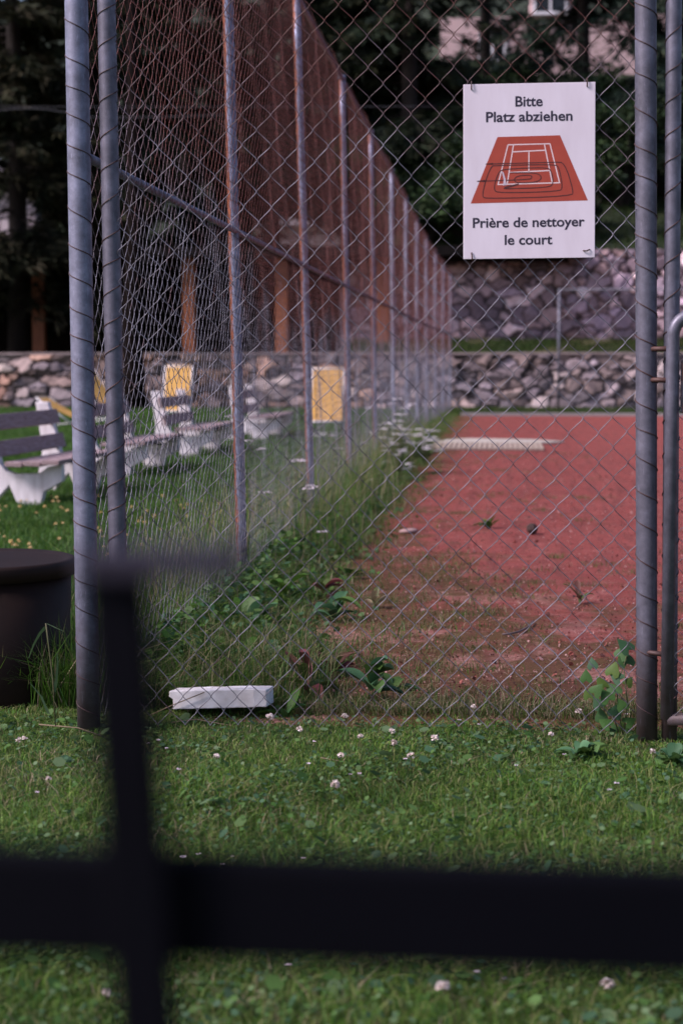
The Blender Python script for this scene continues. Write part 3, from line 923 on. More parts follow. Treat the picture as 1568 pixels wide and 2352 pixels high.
# ------------------------------------------------------------------ chain link mesh
def chain_link(width, height, dw, dh, r, seed, z0=0.0, sag=.012, sides=4):
    """woven zigzag wires in the local XZ plane"""
    w, hh = dw / 2, dh / 2
    nw = int(round(width / w)); nh = int(round(height / hh))
    g = np.random.default_rng(seed)
    Vs, Ts, n0 = [], [], 0
    k = np.arange(nh + 1)
    for i in range(nw):
        par = (k + i) % 2
        xb = i * w + par * w                       # bends
        pts = np.zeros(((nh) * 3 + 1, 3))
        zb = k * hh
        pts[0::3, 0] = xb; pts[0::3, 2] = zb
        dx = xb[1:] - xb[:-1]
        for q, f in ((1, .12), (2, .88)):
            pts[q::3, 0] = xb[:-1] + dx * f
            pts[q::3, 2] = zb[:-1] + hh * (f + (.05 if q == 1 else -.05))
            pts[q::3, 1] = np.where(dx > 0, -1, 1) * r * 1.3
        pts[0::3, 1] = 0
        X, Z = pts[:, 0].copy(), pts[:, 2].copy()
        pts[:, 0] += sag * (.6 * vnoise(X * 2, Z * 2, 1, seed) + .25 * vnoise(X * 9, Z * 9, 1, seed + 1))
        pts[:, 2] += sag * (.5 * vnoise(X * 2 + 5, Z * 2, 1, seed + 2) + .25 * vnoise(X * 8, Z * 8 + 2, 1, seed + 3))
        pts[:, 1] += sag * 1.6 * vnoise(X * 1.3, Z * 1.3, 1, seed + 4)
        t = np.gradient(pts, axis=0); t /= np.linalg.norm(t, axis=1)[:, None] + 1e-9
        u = np.cross(t, np.array([[0, 1.0, 0]])); u /= np.linalg.norm(u, axis=1)[:, None] + 1e-9
        v = np.cross(t, u)
        m = len(pts)
        rings = np.stack([pts + r * (math.cos(2 * math.pi * q / sides + .785) * u + math.sin(2 * math.pi * q / sides + .785) * v) for q in range(sides)], 1)
        Vs.append(rings.reshape(-1, 3))
        b = np.arange(m - 1)[:, None] * sides
        T = np.concatenate([b + np.array([[q, (q + 1) % sides, (q + 1) % sides + sides, q + sides]]) for q in range(sides)], 0)
        Ts.append(T + n0); n0 += m * sides
    V = np.concatenate(Vs); V[:, 2] += z0
    return V, np.concatenate(Ts)


def helix(r, z0, z1, pitch, wr, sgn=1, n=14, phase=0.0):
    m = int((z1 - z0) / pitch * n)
    return MB().tube([(r * math.cos(phase + sgn * 2 * math.pi * i / n), r * math.sin(phase + sgn * 2 * math.pi * i / n), z0 + pitch * i / n + .014 * math.sin(i / n * .9 + r * 900) + .006 * math.sin(i / n * 2.3)) for i in range(m)], wr, 5)


def pole(name, mat, r, h, parent, loc, tilt_x=0.0, tilt_y=0.0, wrap=True, sgn=1, pitch=.103, n=20):
    zs = np.linspace(0, h, 12)
    mb = MB().tube([(0, 0, z) for z in zs], r, n)
    o = mb.build(name, mat, parent, True)
    o.location = loc; o.rotation_euler = (tilt_x, tilt_y, 0)
    if wrap:
        helix(r + .0013, .06, h - .05, pitch, .0019, sgn).build('tie_wire', M['tie'], o, True)
    return o


# --- side fence running to the far wall
SP, Y0 = 3.39, 5.74
POST_PX = [190, 544, 705, 798, 859, 903, 934, 958, 979, 999, 1017, 1033]
LEAN = [.25, 1.15, 1.6, 1.2, 1.0, .8, .6, .5, .4, .3, .2, .1]
side = empty('chain_link_fence', (-1.37, Y0, 0))
tag(side, 'long tall rusty chain link fence running away along the left of the clay court', 'fence')
so = np.array(side.location)
bases, tops = [], []
for k, px in enumerate(POST_PX):
    Y = Y0 + SP * k
    mid = at(px, 830, Y)
    l = math.tan(R(LEAN[k]))
    zt = 3.81 - .0145 * (Y - 15.9)
    bases.append(np.array((mid[0] + l * 1.25, Y, 0))); tops.append(np.array((mid[0] + l * 1.25 - l * zt, Y, zt)))
# corner post: thicker, wrapped with tie wire
pole('post', M['pole'], .0385, 3.95, side, bases[0] - so, 0, -R(LEAN[0]), True, -1)
for k in range(1, 12):
    zt = tops[k][2]
    d = .058 if k < 6 else .06
    mb = MB()
    mb.tube([(0, 0, z) for z in np.linspace(-.05, zt, 10)], d / 2, 14)
    o = mb.build('post', M['post'] if k < 5 else M['post_pale'], side, True)
    o.location = bases[k] - so; o.rotation_euler = (0, -R(LEAN[k]), 0)
    if k < 5:
        helix(d / 2 + .0012, .05, zt - .03, .095, .0016, -1, 10, k).build('tie_wire', M['tie'], o, True)
    MB().tube([(0, 0, zt - .03), (0, 0, zt + .012)], d / 2 + .006, 12).build('post_cap', M['rail'], o, True)
MB().tube([tp - so + np.array((0, 0, -.02)) for tp in tops], .019, 8).build('top_rail', M['rail'], side, True)
mr = []
for k in range(12):
    f = 1.93 / tops[k][2]
    mr.append(bases[k] * (1 - f) + tops[k] * f - so + np.array((.012, 0, 0)))
MB().tube(mr, .017, 8).build('middle_rail', M['rail'], side, True)
V, T = chain_link(SP - .03, 3.80, .088, .092, .00138, 5)
bay = None
for k in range(11):
    a, c = bases[k], bases[k + 1]
    Lb = np.linalg.norm(c - a)
    if bay is None:
        o = bay = big_mesh('wire_mesh', V, T, M['wire'], None, side)
    else:
        o = bay.copy(); COL.objects.link(o)
    ang = math.atan2(c[1] - a[1], c[0] - a[0])
    l = R((LEAN[k] + LEAN[k + 1]) / 2)
    # basis: local x along the bay, local z along the leaning post
    ex = np.array((math.cos(ang), math.sin(ang), 0)); ez = np.array((-math.sin(l), 0, math.cos(l))); ey = np.cross(ez, ex)
    import mathutils
    zs = (tops[k][2] + tops[k + 1][2]) / 2 / 3.86
    mtx = mathutils.Matrix(((ex[0] * Lb / SP, ey[0], ez[0] * zs, 0), (ex[1] * Lb / SP, ey[1], ez[1] * zs, 0), (ex[2], ey[2], ez[2] * zs, 0), (0, 0, 0, 1)))
    pos = a - so + ex * .015 + np.array((.034, 0, .03))
    o.matrix_local = mathutils.Matrix.Translation(mathutils.Vector(pos)) @ mtx

# --- front fence panel between the wrapped poles
FY = 5.74
pl2, pl3, pl4 = at(262, 830, FY), at(1483, 830, FY), at(1541, 830, FY)
front = empty('chain_link_fence', (0, FY, 0))
tag(front, 'near wire mesh fence panel between two wrapped grey poles, carrying the white sign', 'fence')
fo = np.array(front.location)


def tilt_base(p0, deg):
    l = math.tan(R(deg))
    return np.array((p0[0] + l * 1.25, p0[1], 0)) - fo


pole('post', M['pole_dark'], .030, 3.95, front, tilt_base(pl2, .55), 0, -R(.55), True, 1)
pole('post', M['pole_dark'], .0345, 3.95, front, tilt_base(pl3, .95), 0, -R(.95), True, -1)
x0 = pl2[0] + .028; x1 = pl3[0] - .03
V, T = chain_link(x1 - x0, 3.85, .0925, .0985, .00145, 77, .03, .016, 5)
V[:, 0] += x0 - .012 * (V[:, 2] - 1.25); V[:, 1] -= .006
# slack hem near the ground
low = np.clip((.45 - V[:, 2]) / .45, 0, 1)
V[:, 1] += .05 * low * vnoise(V[:, 0] * 3, V[:, 2] * 2, 1, 4)
o = big_mesh('wire_mesh', V, T, M['wire_front'], None, front)
MB().tube([(pl2[0], 0, 3.86), (pl3[0] + .0, 0, 3.86)], .02, 10).build('top_rail', M['rail'], front, True)

# --- gate leaf to the right of the right pole
gate = empty('metal_gate', (pl4[0], FY - .02, 0))
tag(gate, 'grey tube gate with rounded corner and rusty latch at the right edge', 'gate')
go = np.array(gate.location)
pole('post', M['pole_dark'], .0255, 3.95, gate, np.array((pl4[0] + .012, FY + .0, 0)) - go, 0, -R(.55), True, 1)
fr = []
zc = 1.40
xl = at(1541, 900, FY - .06)[0] - go[0]
yl_ = -.055
fr.append((xl, yl_, .09))
fr.append((xl, yl_, 1.2))
for a in np.linspace(0, math.pi / 2, 7):
    fr.append((xl + .07 - .07 * math.cos(a), yl_, zc - .07 + .07 * math.sin(a)))
fr += [(xl + .95, yl_, zc), (xl + 1.0, yl_, zc - .03), (xl + 1.02, yl_, zc - .09), (xl + 1.02, yl_, .09), (xl, yl_, .09)]
MB().tube(fr, .021, 14).build('gate_frame', M['pole_dark'], gate, True)
MB().box((xl + .045, yl_ + .002, 1.17), (.035, .012, .17)).build('latch_plate', galvanised('latch_rust', (.10, .09, .11), .5), gate, bevel=.002)
MB().tube([(xl + .045, yl_ - .01, 1.14), (xl + .045, yl_ - .05, 1.14), (xl + .12, yl_ - .05, 1.14)], .008, 10).build('handle', M['pole_dark'], gate, True)
for zz in (1.29, 1.19, .30):
    MB().tube([(xl - .085, .012, zz), (xl - .01, yl_ + .01, zz)], .0085, 8).build('hinge', M['tie'], gate, True)
V, T = chain_link(.98, 1.28, .0925, .0985, .0013, 78, .10, .01)
V[:, 0] += xl + .02; V[:, 1] += yl_
big_mesh('wire_mesh', V, T, M['wire_front'], None, gate)

# --- low fence behind the court
FE = 43.2
bf = empty('chain_link_fence', (at(1281, 900, FE)[0], FE, 0))
tag(bf, 'thin pale chain link fence with a light top rail in front of the far walls', 'fence')
for k in range(4):
    MB().tube([(k * 3.1, 0, 0), (k * 3.1, 0, 3.0)], .030, 10).build('post', M['rail_dull'], bf, True)
MB().tube([(-.03, 0, 3.0), (9.4, 0, 3.0)], .017, 10).build('top_rail', M['rail_dull'], bf, True)
V, T = chain_link(3.07, 2.9, .11, .115, .0016, 80, .03, .01, 3)
o = big_mesh('wire_mesh', V, T, M['wire'], None, bf)
for k in range(1, 3):
    c2 = o.copy(); COL.objects.link(c2); c2.location = (k * 3.1, 0, 0)

# ------------------------------------------------------------------ the sign
SY = FY - .022
sc_ = SY / F_PX * 1.0
sign = empty('notice_sign', at(1214.5, 392.5, SY))
depth = float(np.dot(np.array(sign.location) - CAM, FW))
s_ = depth / F_PX
sign.rotation_euler = (R(-1.0), R(-.55), R(1.5))
tag(sign, 'white rectangular notice about sweeping the tennis court, wired to the near mesh', 'sign')


def L(px, py, layer=0):
    """photo position on the board -> board coordinates"""
    return ((px - 1214.5) * s_, -.0016 - .00022 * layer, (392.5 - py) * s_)


def C8(x, y):
    return ((x / 3.0154 + 1680) * .6272, (y / 3.0154 + 470) * .6272)


bd = MB().prism([(L(a, bb)[0], L(a, bb)[2]) for a, bb in ((1064.5, 194), (1365, 194), (1364, 592), (1063, 592))], -.0015, .002)
bd.build('board', M['sign_white'], sign, bevel=.001)


def flat(poly, layer, name, mat):
    v = [L(a, bb, layer) for a, bb in poly]
    n = len(v)
    return MB().add(v + [(x, y + .00015, z) for x, y, z in v], [tuple(range(n)), tuple(reversed(range(n, 2 * n)))] + [(i, (i + 1) % n, n + (i + 1) % n, n + i) for i in range(n)]).build(name, mat, sign)


flat([C8(425, 95), C8(1110, 88), C8(1415, 803), C8(128, 817)], 1, 'court_picture', M['sign_red'])


def ribbon(mb, pts, w, layer, closed=False):
    P = [np.array(L(a, bb, layer)) for a, bb in pts]
    w *= s_
    V, m = [], len(P)
    for i, p_ in enumerate(P):
        a = P[max(i - 1, 0)]; bb = P[min(i + 1, m - 1)]
        t_ = bb - a; t_ /= np.linalg.norm(t_) + 1e-12
        nrm = np.array((-t_[2], 0, t_[0])) * w / 2
        V += [p_ + nrm, p_ - nrm]
    mb.add(V, [(2 * i, 2 * i + 1, 2 * i + 3, 2 * i + 2) for i in range(m - 1)])


def chaikin(p_, it=2):
    for _ in range(it):
        q = [p_[0]]
        for a, bb in zip(p_[:-1], p_[1:]):
            q += [(a[0] * .75 + bb[0] * .25, a[1] * .75 + bb[1] * .25), (a[0] * .25 + bb[0] * .75, a[1] * .25 + bb[1] * .75)]
        p_ = q + [p_[-1]]
    return p_


ln = MB()
for seg in ([(540, 182), (1000, 178)], [(1000, 178), (1105, 605)], [(1112, 605), (424, 614)], [(430, 612), (540, 182)], [(600, 182), (530, 612)], [(938, 178), (1025, 605)],
            [(590, 260), (950, 248)], [(770, 258), (768, 485)], [(545, 485), (995, 470)]):
    ribbon(ln, [C8(*q) for q in seg], 2.6, 2)
ln.build('court_lines', M['sign_line'], sign)
tr = MB()
outer = [(300, 388), (1060, 380), (1160, 385), (1255, 690), (1240, 755), (320, 767), (240, 745), (345, 410), (420, 406), (1060, 403), (1100, 440), (1140, 660), (1100, 700), (440, 708), (375, 670), (430, 480), (500, 445),
         (960, 434), (1015, 470), (1040, 610), (990, 655), (510, 662)]
inner = [(200, 575), (770, 565), (805, 545), (790, 515), (650, 520), (600, 560), (630, 602), (860, 596), (915, 545), (860, 490), (560, 488)]
for path in (outer, inner):
    ribbon(tr, chaikin([C8(*q) for q in path], 2), 2.1, 3)
for tip in (((285, 388), (375, 376), (372, 398)), ((185, 572), (285, 562), (282, 584))):
    v = [L(*C8(*q), 3) for q in tip]; tr.add(v, [(0, 1, 2)])
v = [L(*C8(*q), 3) for q in ((490, 665), (500, 640), (655, 605), (660, 622))]; tr.add(v, [(0, 1, 2, 3)])
tr.build('sweeping_path', M['sign_track'], sign)
fg = MB()
v = [L(*C8(*q), 4) for q in ((470, 470), (488, 478), (512, 550), (522, 625), (500, 622), (484, 630), (492, 560))]
fg.add(v, [tuple(range(7))])
fg.build('sweeper_figure', simple('figure_grey', (.55, .46, .55), (.5, .42, .5), 20, .6), sign)


def text(body, xl, xr, base, cap, bold):
    cu = bpy.data.curves.new('lettering', 'FONT'); cu.body = body; cu.size = 1.0; cu.extrude = .004; cu.offset = bold
    cu.resolution_u = 4
    o = bpy.data.objects.new('lettering', cu); COL.objects.link(o)
    bpy.context.view_layer.update()
    me = bpy.data.meshes.new_from_object(o.evaluated_get(bpy.context.evaluated_depsgraph_get()))
    bpy.data.objects.remove(o)
    xs = [q.co.x for q in me.vertices]
    ref = {'Bitte': .729, 'Platz abziehen': .729, 'Prière de nettoyer': .729, 'le court': .76}[body]
    sx = (xr - xl) * s_ / (max(xs) - min(xs)); sz = cap * s_ / ref
    x_min = min(xs)
    for q in me.vertices:
        X = L(xl, base)[0] + (q.co.x - x_min) * sx
        Z = L(0, base)[2] + q.co.y * sz
        q.co = (X, -.00185 - q.co.z * .02, Z)
    me.materials.clear(); me.materials.append(M['sign_ink'])
    t_ = bpy.data.objects.new('lettering', me); COL.objects.link(t_); t_.parent = sign


text('Bitte', 1183, 1245, 246, 24, .022)
text('Platz abziehen', 1116, 1313, 280, 23.5, .022)
text('Prière de nettoyer', 1085, 1341, 520, 23, .022)
text('le court', 1158, 1267, 560, 24, .022)
for (a, bb, dx, dy) in ((1083, 192, 0, 14), (1346, 190, 0, 14), (1082, 582, 2, 12), (1352, 578, -14, -2)):
    x_, y_, z_ = L(a, bb); x2, _, z2 = L(a + dx, bb + dy)
    MB().tube([(x_, .02, z_ + .008), (x_, -.005, z_ + .006), ((x_ + x2) / 2, -.008, (z_ + z2) / 2), (x2, -.005, z2), (x2, .012, z2)], .0021, 6).build('wire_tie', M['tie'], sign, True)

# ------------------------------------------------------------------ benches beside the fence
def bench_proto():
    root = empty('park_bench')
    prof = [(0, .36), (0, .215), (-.165, .125), (-.205, -.03), (-.385, -.03), (-.475, .175), (-.60, .04), (-.62, -.03), (-.80, -.03), (-.775, .20), (-.735, .40), (-.80, .86), (-.675, .86), (-.55, .36), (-.50, .30),
            (-.42, .275), (-.20, .285), (-.13, .34)]
    for y in (0, 1.75):
        MB().prism(prof, y, y + .09).build('leg', M['concrete_white'], root, bevel=.008)
    # seat of three planks, backrest of two
    for x, z, rx in ((-.06, .385, 0), (-.225, .372, -.05), (-.39, .366, -.02)):
        c, s = math.cos(rx), math.sin(rx)
        MB().box((x, .92, z), (.155, 2.12, .042), np.array(((c, 0, -s), (0, 1, 0), (s, 0, c)))).build('seat_plank', M['bench_wood'], root, bevel=.006)
    MB().box((-.225, .92, .333), (.40, .05, .022)).build('cross_bar', M['dark_wood'], root)
    for z in (.485, .715):
        x = -.655 - (z - .715) * (-.24)
        x = -.60 - (z - .485) * .245
        a = .24; c, s = math.cos(a), math.sin(a)
        MB().box((x, .92, z), (.042, 2.12, .142), np.array(((c, 0, -s), (0, 1, 0), (s, 0, c)))).build('backrest_plank', M['bench_wood'], root, bevel=.006)
    return root


bench = bench_proto()
blabs = ['white concrete bench with brown planks nearest the camera, left of the poles', 'second white concrete bench from the left, seen between the wrapped poles and the fence mesh',
         'white concrete bench in front of the yellow deck chair, behind the wire mesh', 'far white concrete bench just left of the third fence post']
for i, (px, py, rz) in enumerate(((144, 1163, -3), (337, 1099, -1), (487, 1051, 0), (640, 1012, 0))):
    q = gnd(px, py)
    o = bench if i == 0 else copy_tree(bench)
    o.location = (q[0], q[1], 0); o.rotation_euler = (0, 0, R(rz))
    tag(o, blabs[i], 'bench', 'white concrete benches along the fence')

# --- yellow deck chairs on the lawn
def deck_chair():
    root = empty('deck_chair')
    fr = MB()
    for sx in (-.27, .27):
        fr.tube([(sx, .46, 1.09), (sx, .05, .56), (sx, -.36, .02)], .019, 8)
        fr.tube([(sx * .9, -.50, .26), (sx * .9, -.02, .14), (sx * .9, .48, .02)], .017, 8)
    for y, z, wd_ in ((.46, 1.09, .27), (-.36, .03, .27), (-.50, .26, .243), (.48, .03, .243)):
        fr.tube([(-wd_, y, z), (wd_, y, z)], .018, 8)
    fr.build('frame', M['white_paint'], root, True)
    sl_ = MB(); nn = 12; v_ = []
    for i in range(nn + 1):
        t_ = i / nn
        y = .47 + (-.51 - .47) * t_; z = 1.11 + (.25 - 1.11) * t_ - .10 * math.sin(math.pi * t_)
        v_ += [(-.25, y, z), (.25, y, z), (.25, y + .006, z + .012), (-.25, y + .006, z + .012)]
    f_ = [(i * 4 + k, i * 4 + (k + 1) % 4, i * 4 + 4 + (k + 1) % 4, i * 4 + 4 + k) for i in range(nn) for k in range(4)] + [(3, 2, 1, 0), (nn * 4, nn * 4 + 1, nn * 4 + 2, nn * 4 + 3)]
    sl_.add(v_, f_).build('sling', M['yellow'], root)
    return root


dc = deck_chair()
DC = [((752, 1003), 1.0, 4, 1.03, 'large yellow deck chair panel between the third and fourth fence posts'),
      ((408, 975), 1.0, 6, 1.05, 'yellow deck chair standing behind the third bench from the left'),
      ((236, 975), 1.0, 62, 1.0, 'narrow yellow deck chair seen edge on between the two left poles'),
      ((150, 982), 1.0, 80, .52, 'low yellow folded deck chair with a white leg beside the left pole')]
for i, ((px, py), s, rz, zsc, lab) in enumerate(DC):
    q = gnd(px, py)
    o = dc if i == 0 else copy_tree(dc)
    o.location = (q[0], q[1], 0); o.rotation_euler = (0, 0, R(rz)); o.scale = (1, 1, zsc)
    tag(o, lab, 'deck chair', 'yellow deck chairs on the lawn')

# ------------------------------------------------------------------ bits on the ground
# white foam block
q = gnd(522, 1650)
fb = empty('foam_block', (q[0] - .026, 6.02, 0))
tag(fb, 'white foam block lying tilted in the grass behind the near mesh', 'block')
me = MB()
nx, ny, nz = 24, 9, 7
def fbv(a, bb, c):
    x = (a - .5) * .345; y = (bb - .5) * .135; z = c * .064
    x += .004 * vnoise(y * 60, z * 60, 1, 2) ; z += .0025 * vnoise(x * 30, y * 50, 1, 3)
    if x > .13: y += (x - .13) * .25; z -= (x - .13) * .12 * (c > .5)
    if x < -.15 and z < .04: x += .012
    return (x, y, z)
vv, ff, ix = [], [], {}
for i in range(nx + 1):
    for j in range(ny + 1):
        for k in range(nz + 1):
            if i in (0, nx) or j in (0, ny) or k in (0, nz):
                ix[i, j, k] = len(vv); vv.append(fbv(i / nx, j / ny, k / nz))
for i in range(nx):
    for j in range(ny):
        for k, fl in ((0, True), (nz, False)):
            f_ = (ix[i, j, k], ix[i + 1, j, k], ix[i + 1, j + 1, k], ix[i, j + 1, k]); ff.append(f_[::-1] if fl else f_)
for i in range(nx):
    for k in range(nz):
        for j, fl in ((0, False), (ny, True)):
            f_ = (ix[i, j, k], ix[i + 1, j, k], ix[i + 1, j, k + 1], ix[i, j, k + 1]); ff.append(f_[::-1] if fl else f_)
for j in range(ny):
    for k in range(nz):
        for i, fl in ((0, True), (nx, False)):
            f_ = (ix[i, j, k], ix[i, j + 1, k], ix[i, j + 1, k + 1], ix[i, j, k + 1]); ff.append(f_[::-1] if fl else f_)
o = MB().add(vv, ff).build('foam_body', M['foam'], fb, bevel=.003)
o.location = (0, 0, .034); o.rotation_euler = (R(-5), R(-3.0), R(-3))

# brown bin with a rimmed lid at the left edge
bc = at(-34, 1500, 6.32)
bn = empty('waste_bin', (bc[0], 6.32, 0))
tag(bn, 'dark brown round plastic bin with a rimmed lid at the left edge behind the pole', 'bin')
MB().lathe([(0, .0), (.305, .0), (.312, .02), (.325, .46), (.30, .46)], 64).build('body', M['bin'], bn, True)
MB().lathe([(.334, .458), (.343, .460), (.345, .505), (.340, .516), (.328, .520), (.315, .515), (.29, .511), (.12, .517), (0, .519)], 64).build('lid', M['bin'], bn, True)

# pale slatted drag mat on the clay
m0 = gnd(985, 1036); m1 = gnd(1250, 1036); m2 = gnd(1245, 1007)
mt = empty('drag_mat', (m0[0], m0[1], .012))
tag(mt, 'pale cream slatted mat lying flat on the far left of the clay', 'mat')
wd = float(m1[0] - m0[0]); dp = 1.9
sl = MB()
n = 22
for i in range(n):
    xx = (i + .5) * wd / n
    sl.box((xx, dp / 2, .022), (wd / n * .62, dp, .022))
sl.build('slats', M['mat_cream'], mt)
MB().box((wd / 2, dp / 2, .005), (wd - .02, dp - .02, .010)).build('backing', simple('mat_backing', (.34, .25, .22), (.28, .20, .18), 10, .9), mt)
v = []
m_ = gnd(1310, 1010); 
a0 = np.array((m0[0] + .15, m0[1] + dp + .05, 0.0))
net = MB()
poly = [(.02, dp + .08), (wd * .8, dp + .05), (wd + .15, dp + .25), (wd + .36, dp + .55), (wd - .1, dp + 1.2), (.5, dp + 1.5), (.15, dp + 1.0)]
net.add([(x, y, .002 + 0 * x) for x, y in poly] + [(x, y, .022) for x, y in poly], [tuple(range(7, 14)), tuple(reversed(range(7)))] + [(i, (i + 1) % 7, 7 + (i + 1) % 7, 7 + i) for i in range(7)])
net.build('folded_net', simple('net_cloth', (.52, .46, .40), (.42, .38, .33), 9, .95, 0, .4), mt)

# twig, pine cone, stone
q = gnd(1190, 1460)
tw = empty('twig', (q[0], q[1], .014)); tag(tw, 'dark curved twig lying on the clay near the middle of the mesh', 'twig')
pts = [gnd(a, bb) - np.array((q[0], q[1], 0)) for a, bb in ((1153, 1467), (1170, 1466), (1190, 1461), (1208, 1452), (1220, 1442), (1224, 1435))]
MB().tube([(p_[0], p_[1], .006) for p_ in pts], [.004, .005, .005, .005, .006, .003], 7).build('stick', M['twig'], tw, True)
MB().tube([(pts[3][0], pts[3][1], .006), (pts[3][0] + .012, pts[3][1] + .03, .012)], [.003, .0015], 6).build('side_shoot', M['twig'], tw, True)
q = gnd(1221, 1229)
pc = empty('pine_cone', (q[0], q[1], .012)); tag(pc, 'small dark pine cone lying alone on the open clay', 'pine cone')
V = []
for i in range(60):
    z = i / 60; r = .032 * math.sin(math.pi * (z * .9 + .08)); a = i * 2.4
    V.append((r * math.cos(a), z * .10 - .05, .035 + r * math.sin(a)))
V = np.array(V)
sc = MB()
for i, p_ in enumerate(V):
    sc.box(p_, (.018, .012, .016))
sc.tube([(0, -.05, .035), (0, .05, .035)], [.018, .010], 8)
sc.build('scales', M['cone'], pc, True)
q = gnd(938, 1227)
st = empty('stone', (q[0], q[1], .01)); tag(st, 'flat pale pinkish stone at the weedy left edge of the clay', 'stone')
V, T, C = [], [], []
mb = MB().lathe([(0, 0), (.045, .0), (.055, .014), (.04, .028), (.015, .032), (0, .032)], 11)
mb.v = [(x * 1.3 + .008 * math.sin(9 * y * 20), y * .8, z + .004 * math.sin(40 * x)) for x, y, z in mb.v]
mb.build('rock', simple('pink_stone', (.42, .26, .25), (.30, .2, .2), 20, .9, 0, .4), st, True)

# ------------------------------------------------------------------ foreground railing (close to the lens)
RY = .70
rl = empty('metal_railing', (at(300, 2070, RY)[0], RY, 0))
tag(rl, 'dark blurred metal railing with an upright and wide rail close to the camera', 'railing')
ro = np.array(rl.location)
pa, pb = at(266, 1312, RY) - ro, at(338, 2330, RY) - ro
dirv = (pb - pa) / (pb[2] - pa[2])
foot = pa + dirv * (0 - pa[2])
def bar(p0, p1, wx, wy):
    p0, p1 = np.array(p0), np.array(p1)
    ax = p1 - p0; Ln = np.linalg.norm(ax); ax /= Ln
    e2 = np.array((0, 1.0, 0)); e1 = np.cross(e2, ax); e1 /= np.linalg.norm(e1); e2 = np.cross(ax, e1)
    return MB().box((p0 + p1) / 2, (wx, wy, Ln), np.stack([e1, e2, ax], 1))
bar(foot, pa, .0265, .010).build('upright', M['black_metal'], rl, bevel=.002)
ra, rb = at(-2600, 2006, RY) - ro, at(3200, 2196, RY) - ro
ra[1] += .015; rb[1] += .015
bar(ra, rb, .0475, .016).build('rail', M['black_metal'], rl, bevel=.003)
ta, tb = at(196, 1288, RY) - ro, at(552, 1292, RY) - ro
bar(ta, tb, .0115, .024).build('top_bar', simple('toplit_paint', (.020, .017, .030), (.030, .025, .042), 20, .6, spec=.25), rl, bevel=.0015)  # paler than the upright: light from above put into the paint colour

# ------------------------------------------------------------------ background: shelter, houses, trees
sh = empty('timber_shelter', (at(300, 800, 50)[0], 50, 1.38))
tag(sh, 'dark open shelter with orange timber posts standing above the low stone wall', 'shelter')
ho = np.array(sh.location)
for px in (92, 436, 648, 880, -260):
    x = at(px, 800, 48.0)[0] - ho[0]
    MB().box((x, -2.0, 1.35), (.34, .30, 2.9)).build('post', M['orange_wood'], sh, bevel=.02)
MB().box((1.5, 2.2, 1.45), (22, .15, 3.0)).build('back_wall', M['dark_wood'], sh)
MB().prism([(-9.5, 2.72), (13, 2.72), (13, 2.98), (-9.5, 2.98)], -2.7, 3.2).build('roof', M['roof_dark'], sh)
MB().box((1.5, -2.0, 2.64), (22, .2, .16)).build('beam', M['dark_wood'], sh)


def house(name, x0, x1, z0, z1, Y, mat, label, wins, roof=None, dp=8):
    root = empty(name, ((x0 + x1) / 2, Y, z0)); tag(root, label, 'house')
    W = x1 - x0; H = z1 - z0
    MB().box((0, dp / 2, H / 2), (W, dp, H)).build('wall', mat, root)
    if roof:
        MB().prism([(-W / 2 - .5, H + .01), (W / 2 + .5, H + .01), (W / 2 + .5, H + .16), (0, H + roof), (-W / 2 - .5, H + .16)], -.6, dp + .6).build('roof', M['pale_roof'], root)
    for (wx, wz, ww, wh) in wins:
        f = MB()
        fx, fz = wx - (x0 + x1) / 2, wz - z0
        for sx in (-1, 1):
            f.box((fx + sx * (ww / 2), -.04, fz), (.14, .12, wh + .28))
        for sz in (-1, 1):
            f.box((fx, -.04, fz + sz * (wh / 2 + .07)), (ww - .14, .12, .14))
        f.box((fx, -.04, fz), (.10, .10, wh))
        w = f.build('window', M['white_paint'], root)
        MB().box((fx, -.012, fz), (ww - .14, .02, wh)).build('pane', M['glass'], w)
    return root


M['pale_roof'] = simple('pale_roof', (.42, .38, .42), (.36, .33, .37), 2, .8)
HY = 84.0
def hx(px): return float(at(px, 100, HY)[0])
def hz(py): return float(at(1200, py, HY)[2])
house('pink_house', hx(1010), hx(1900), 9.0, hz(38), HY, M['pink_render'], 'pale pink house high on the hill behind the conifers, right of the fence', [(hx(1130), hz(105), 1.2, 1.3), (hx(1640), hz(95), 1.2, 1.3)])
ga = house('pink_house', hx(1218), hx(1312), hz(38) + .01, hz(-60), HY - .3, M['pink_render'], 'narrow pink upper storey with a white framed window at the top edge', [(hx(1262), hz(6), 1.5, 1.0)], None, 6)
HL = 74.0
house('pale_house', float(at(-240, 480, HL)[0]), float(at(82, 480, HL)[0]), 3.5, float(at(0, 438, HL)[2]), HL, M['pale_render'], 'pale house showing through the dark tree at the far left edge', [(float(at(-60, 480, HL)[0]), float(at(0, 485, HL)[2]), 1.0, 1.1)], 2.0)
house('pale_house', float(at(590, 520, HL)[0]), float(at(790, 520, HL)[0]), 3.0, float(at(700, 520, HL)[2]), HL, M['pale_render'], 'pale house roof glimpsed behind the rusty mesh between two fence posts', [], .75)


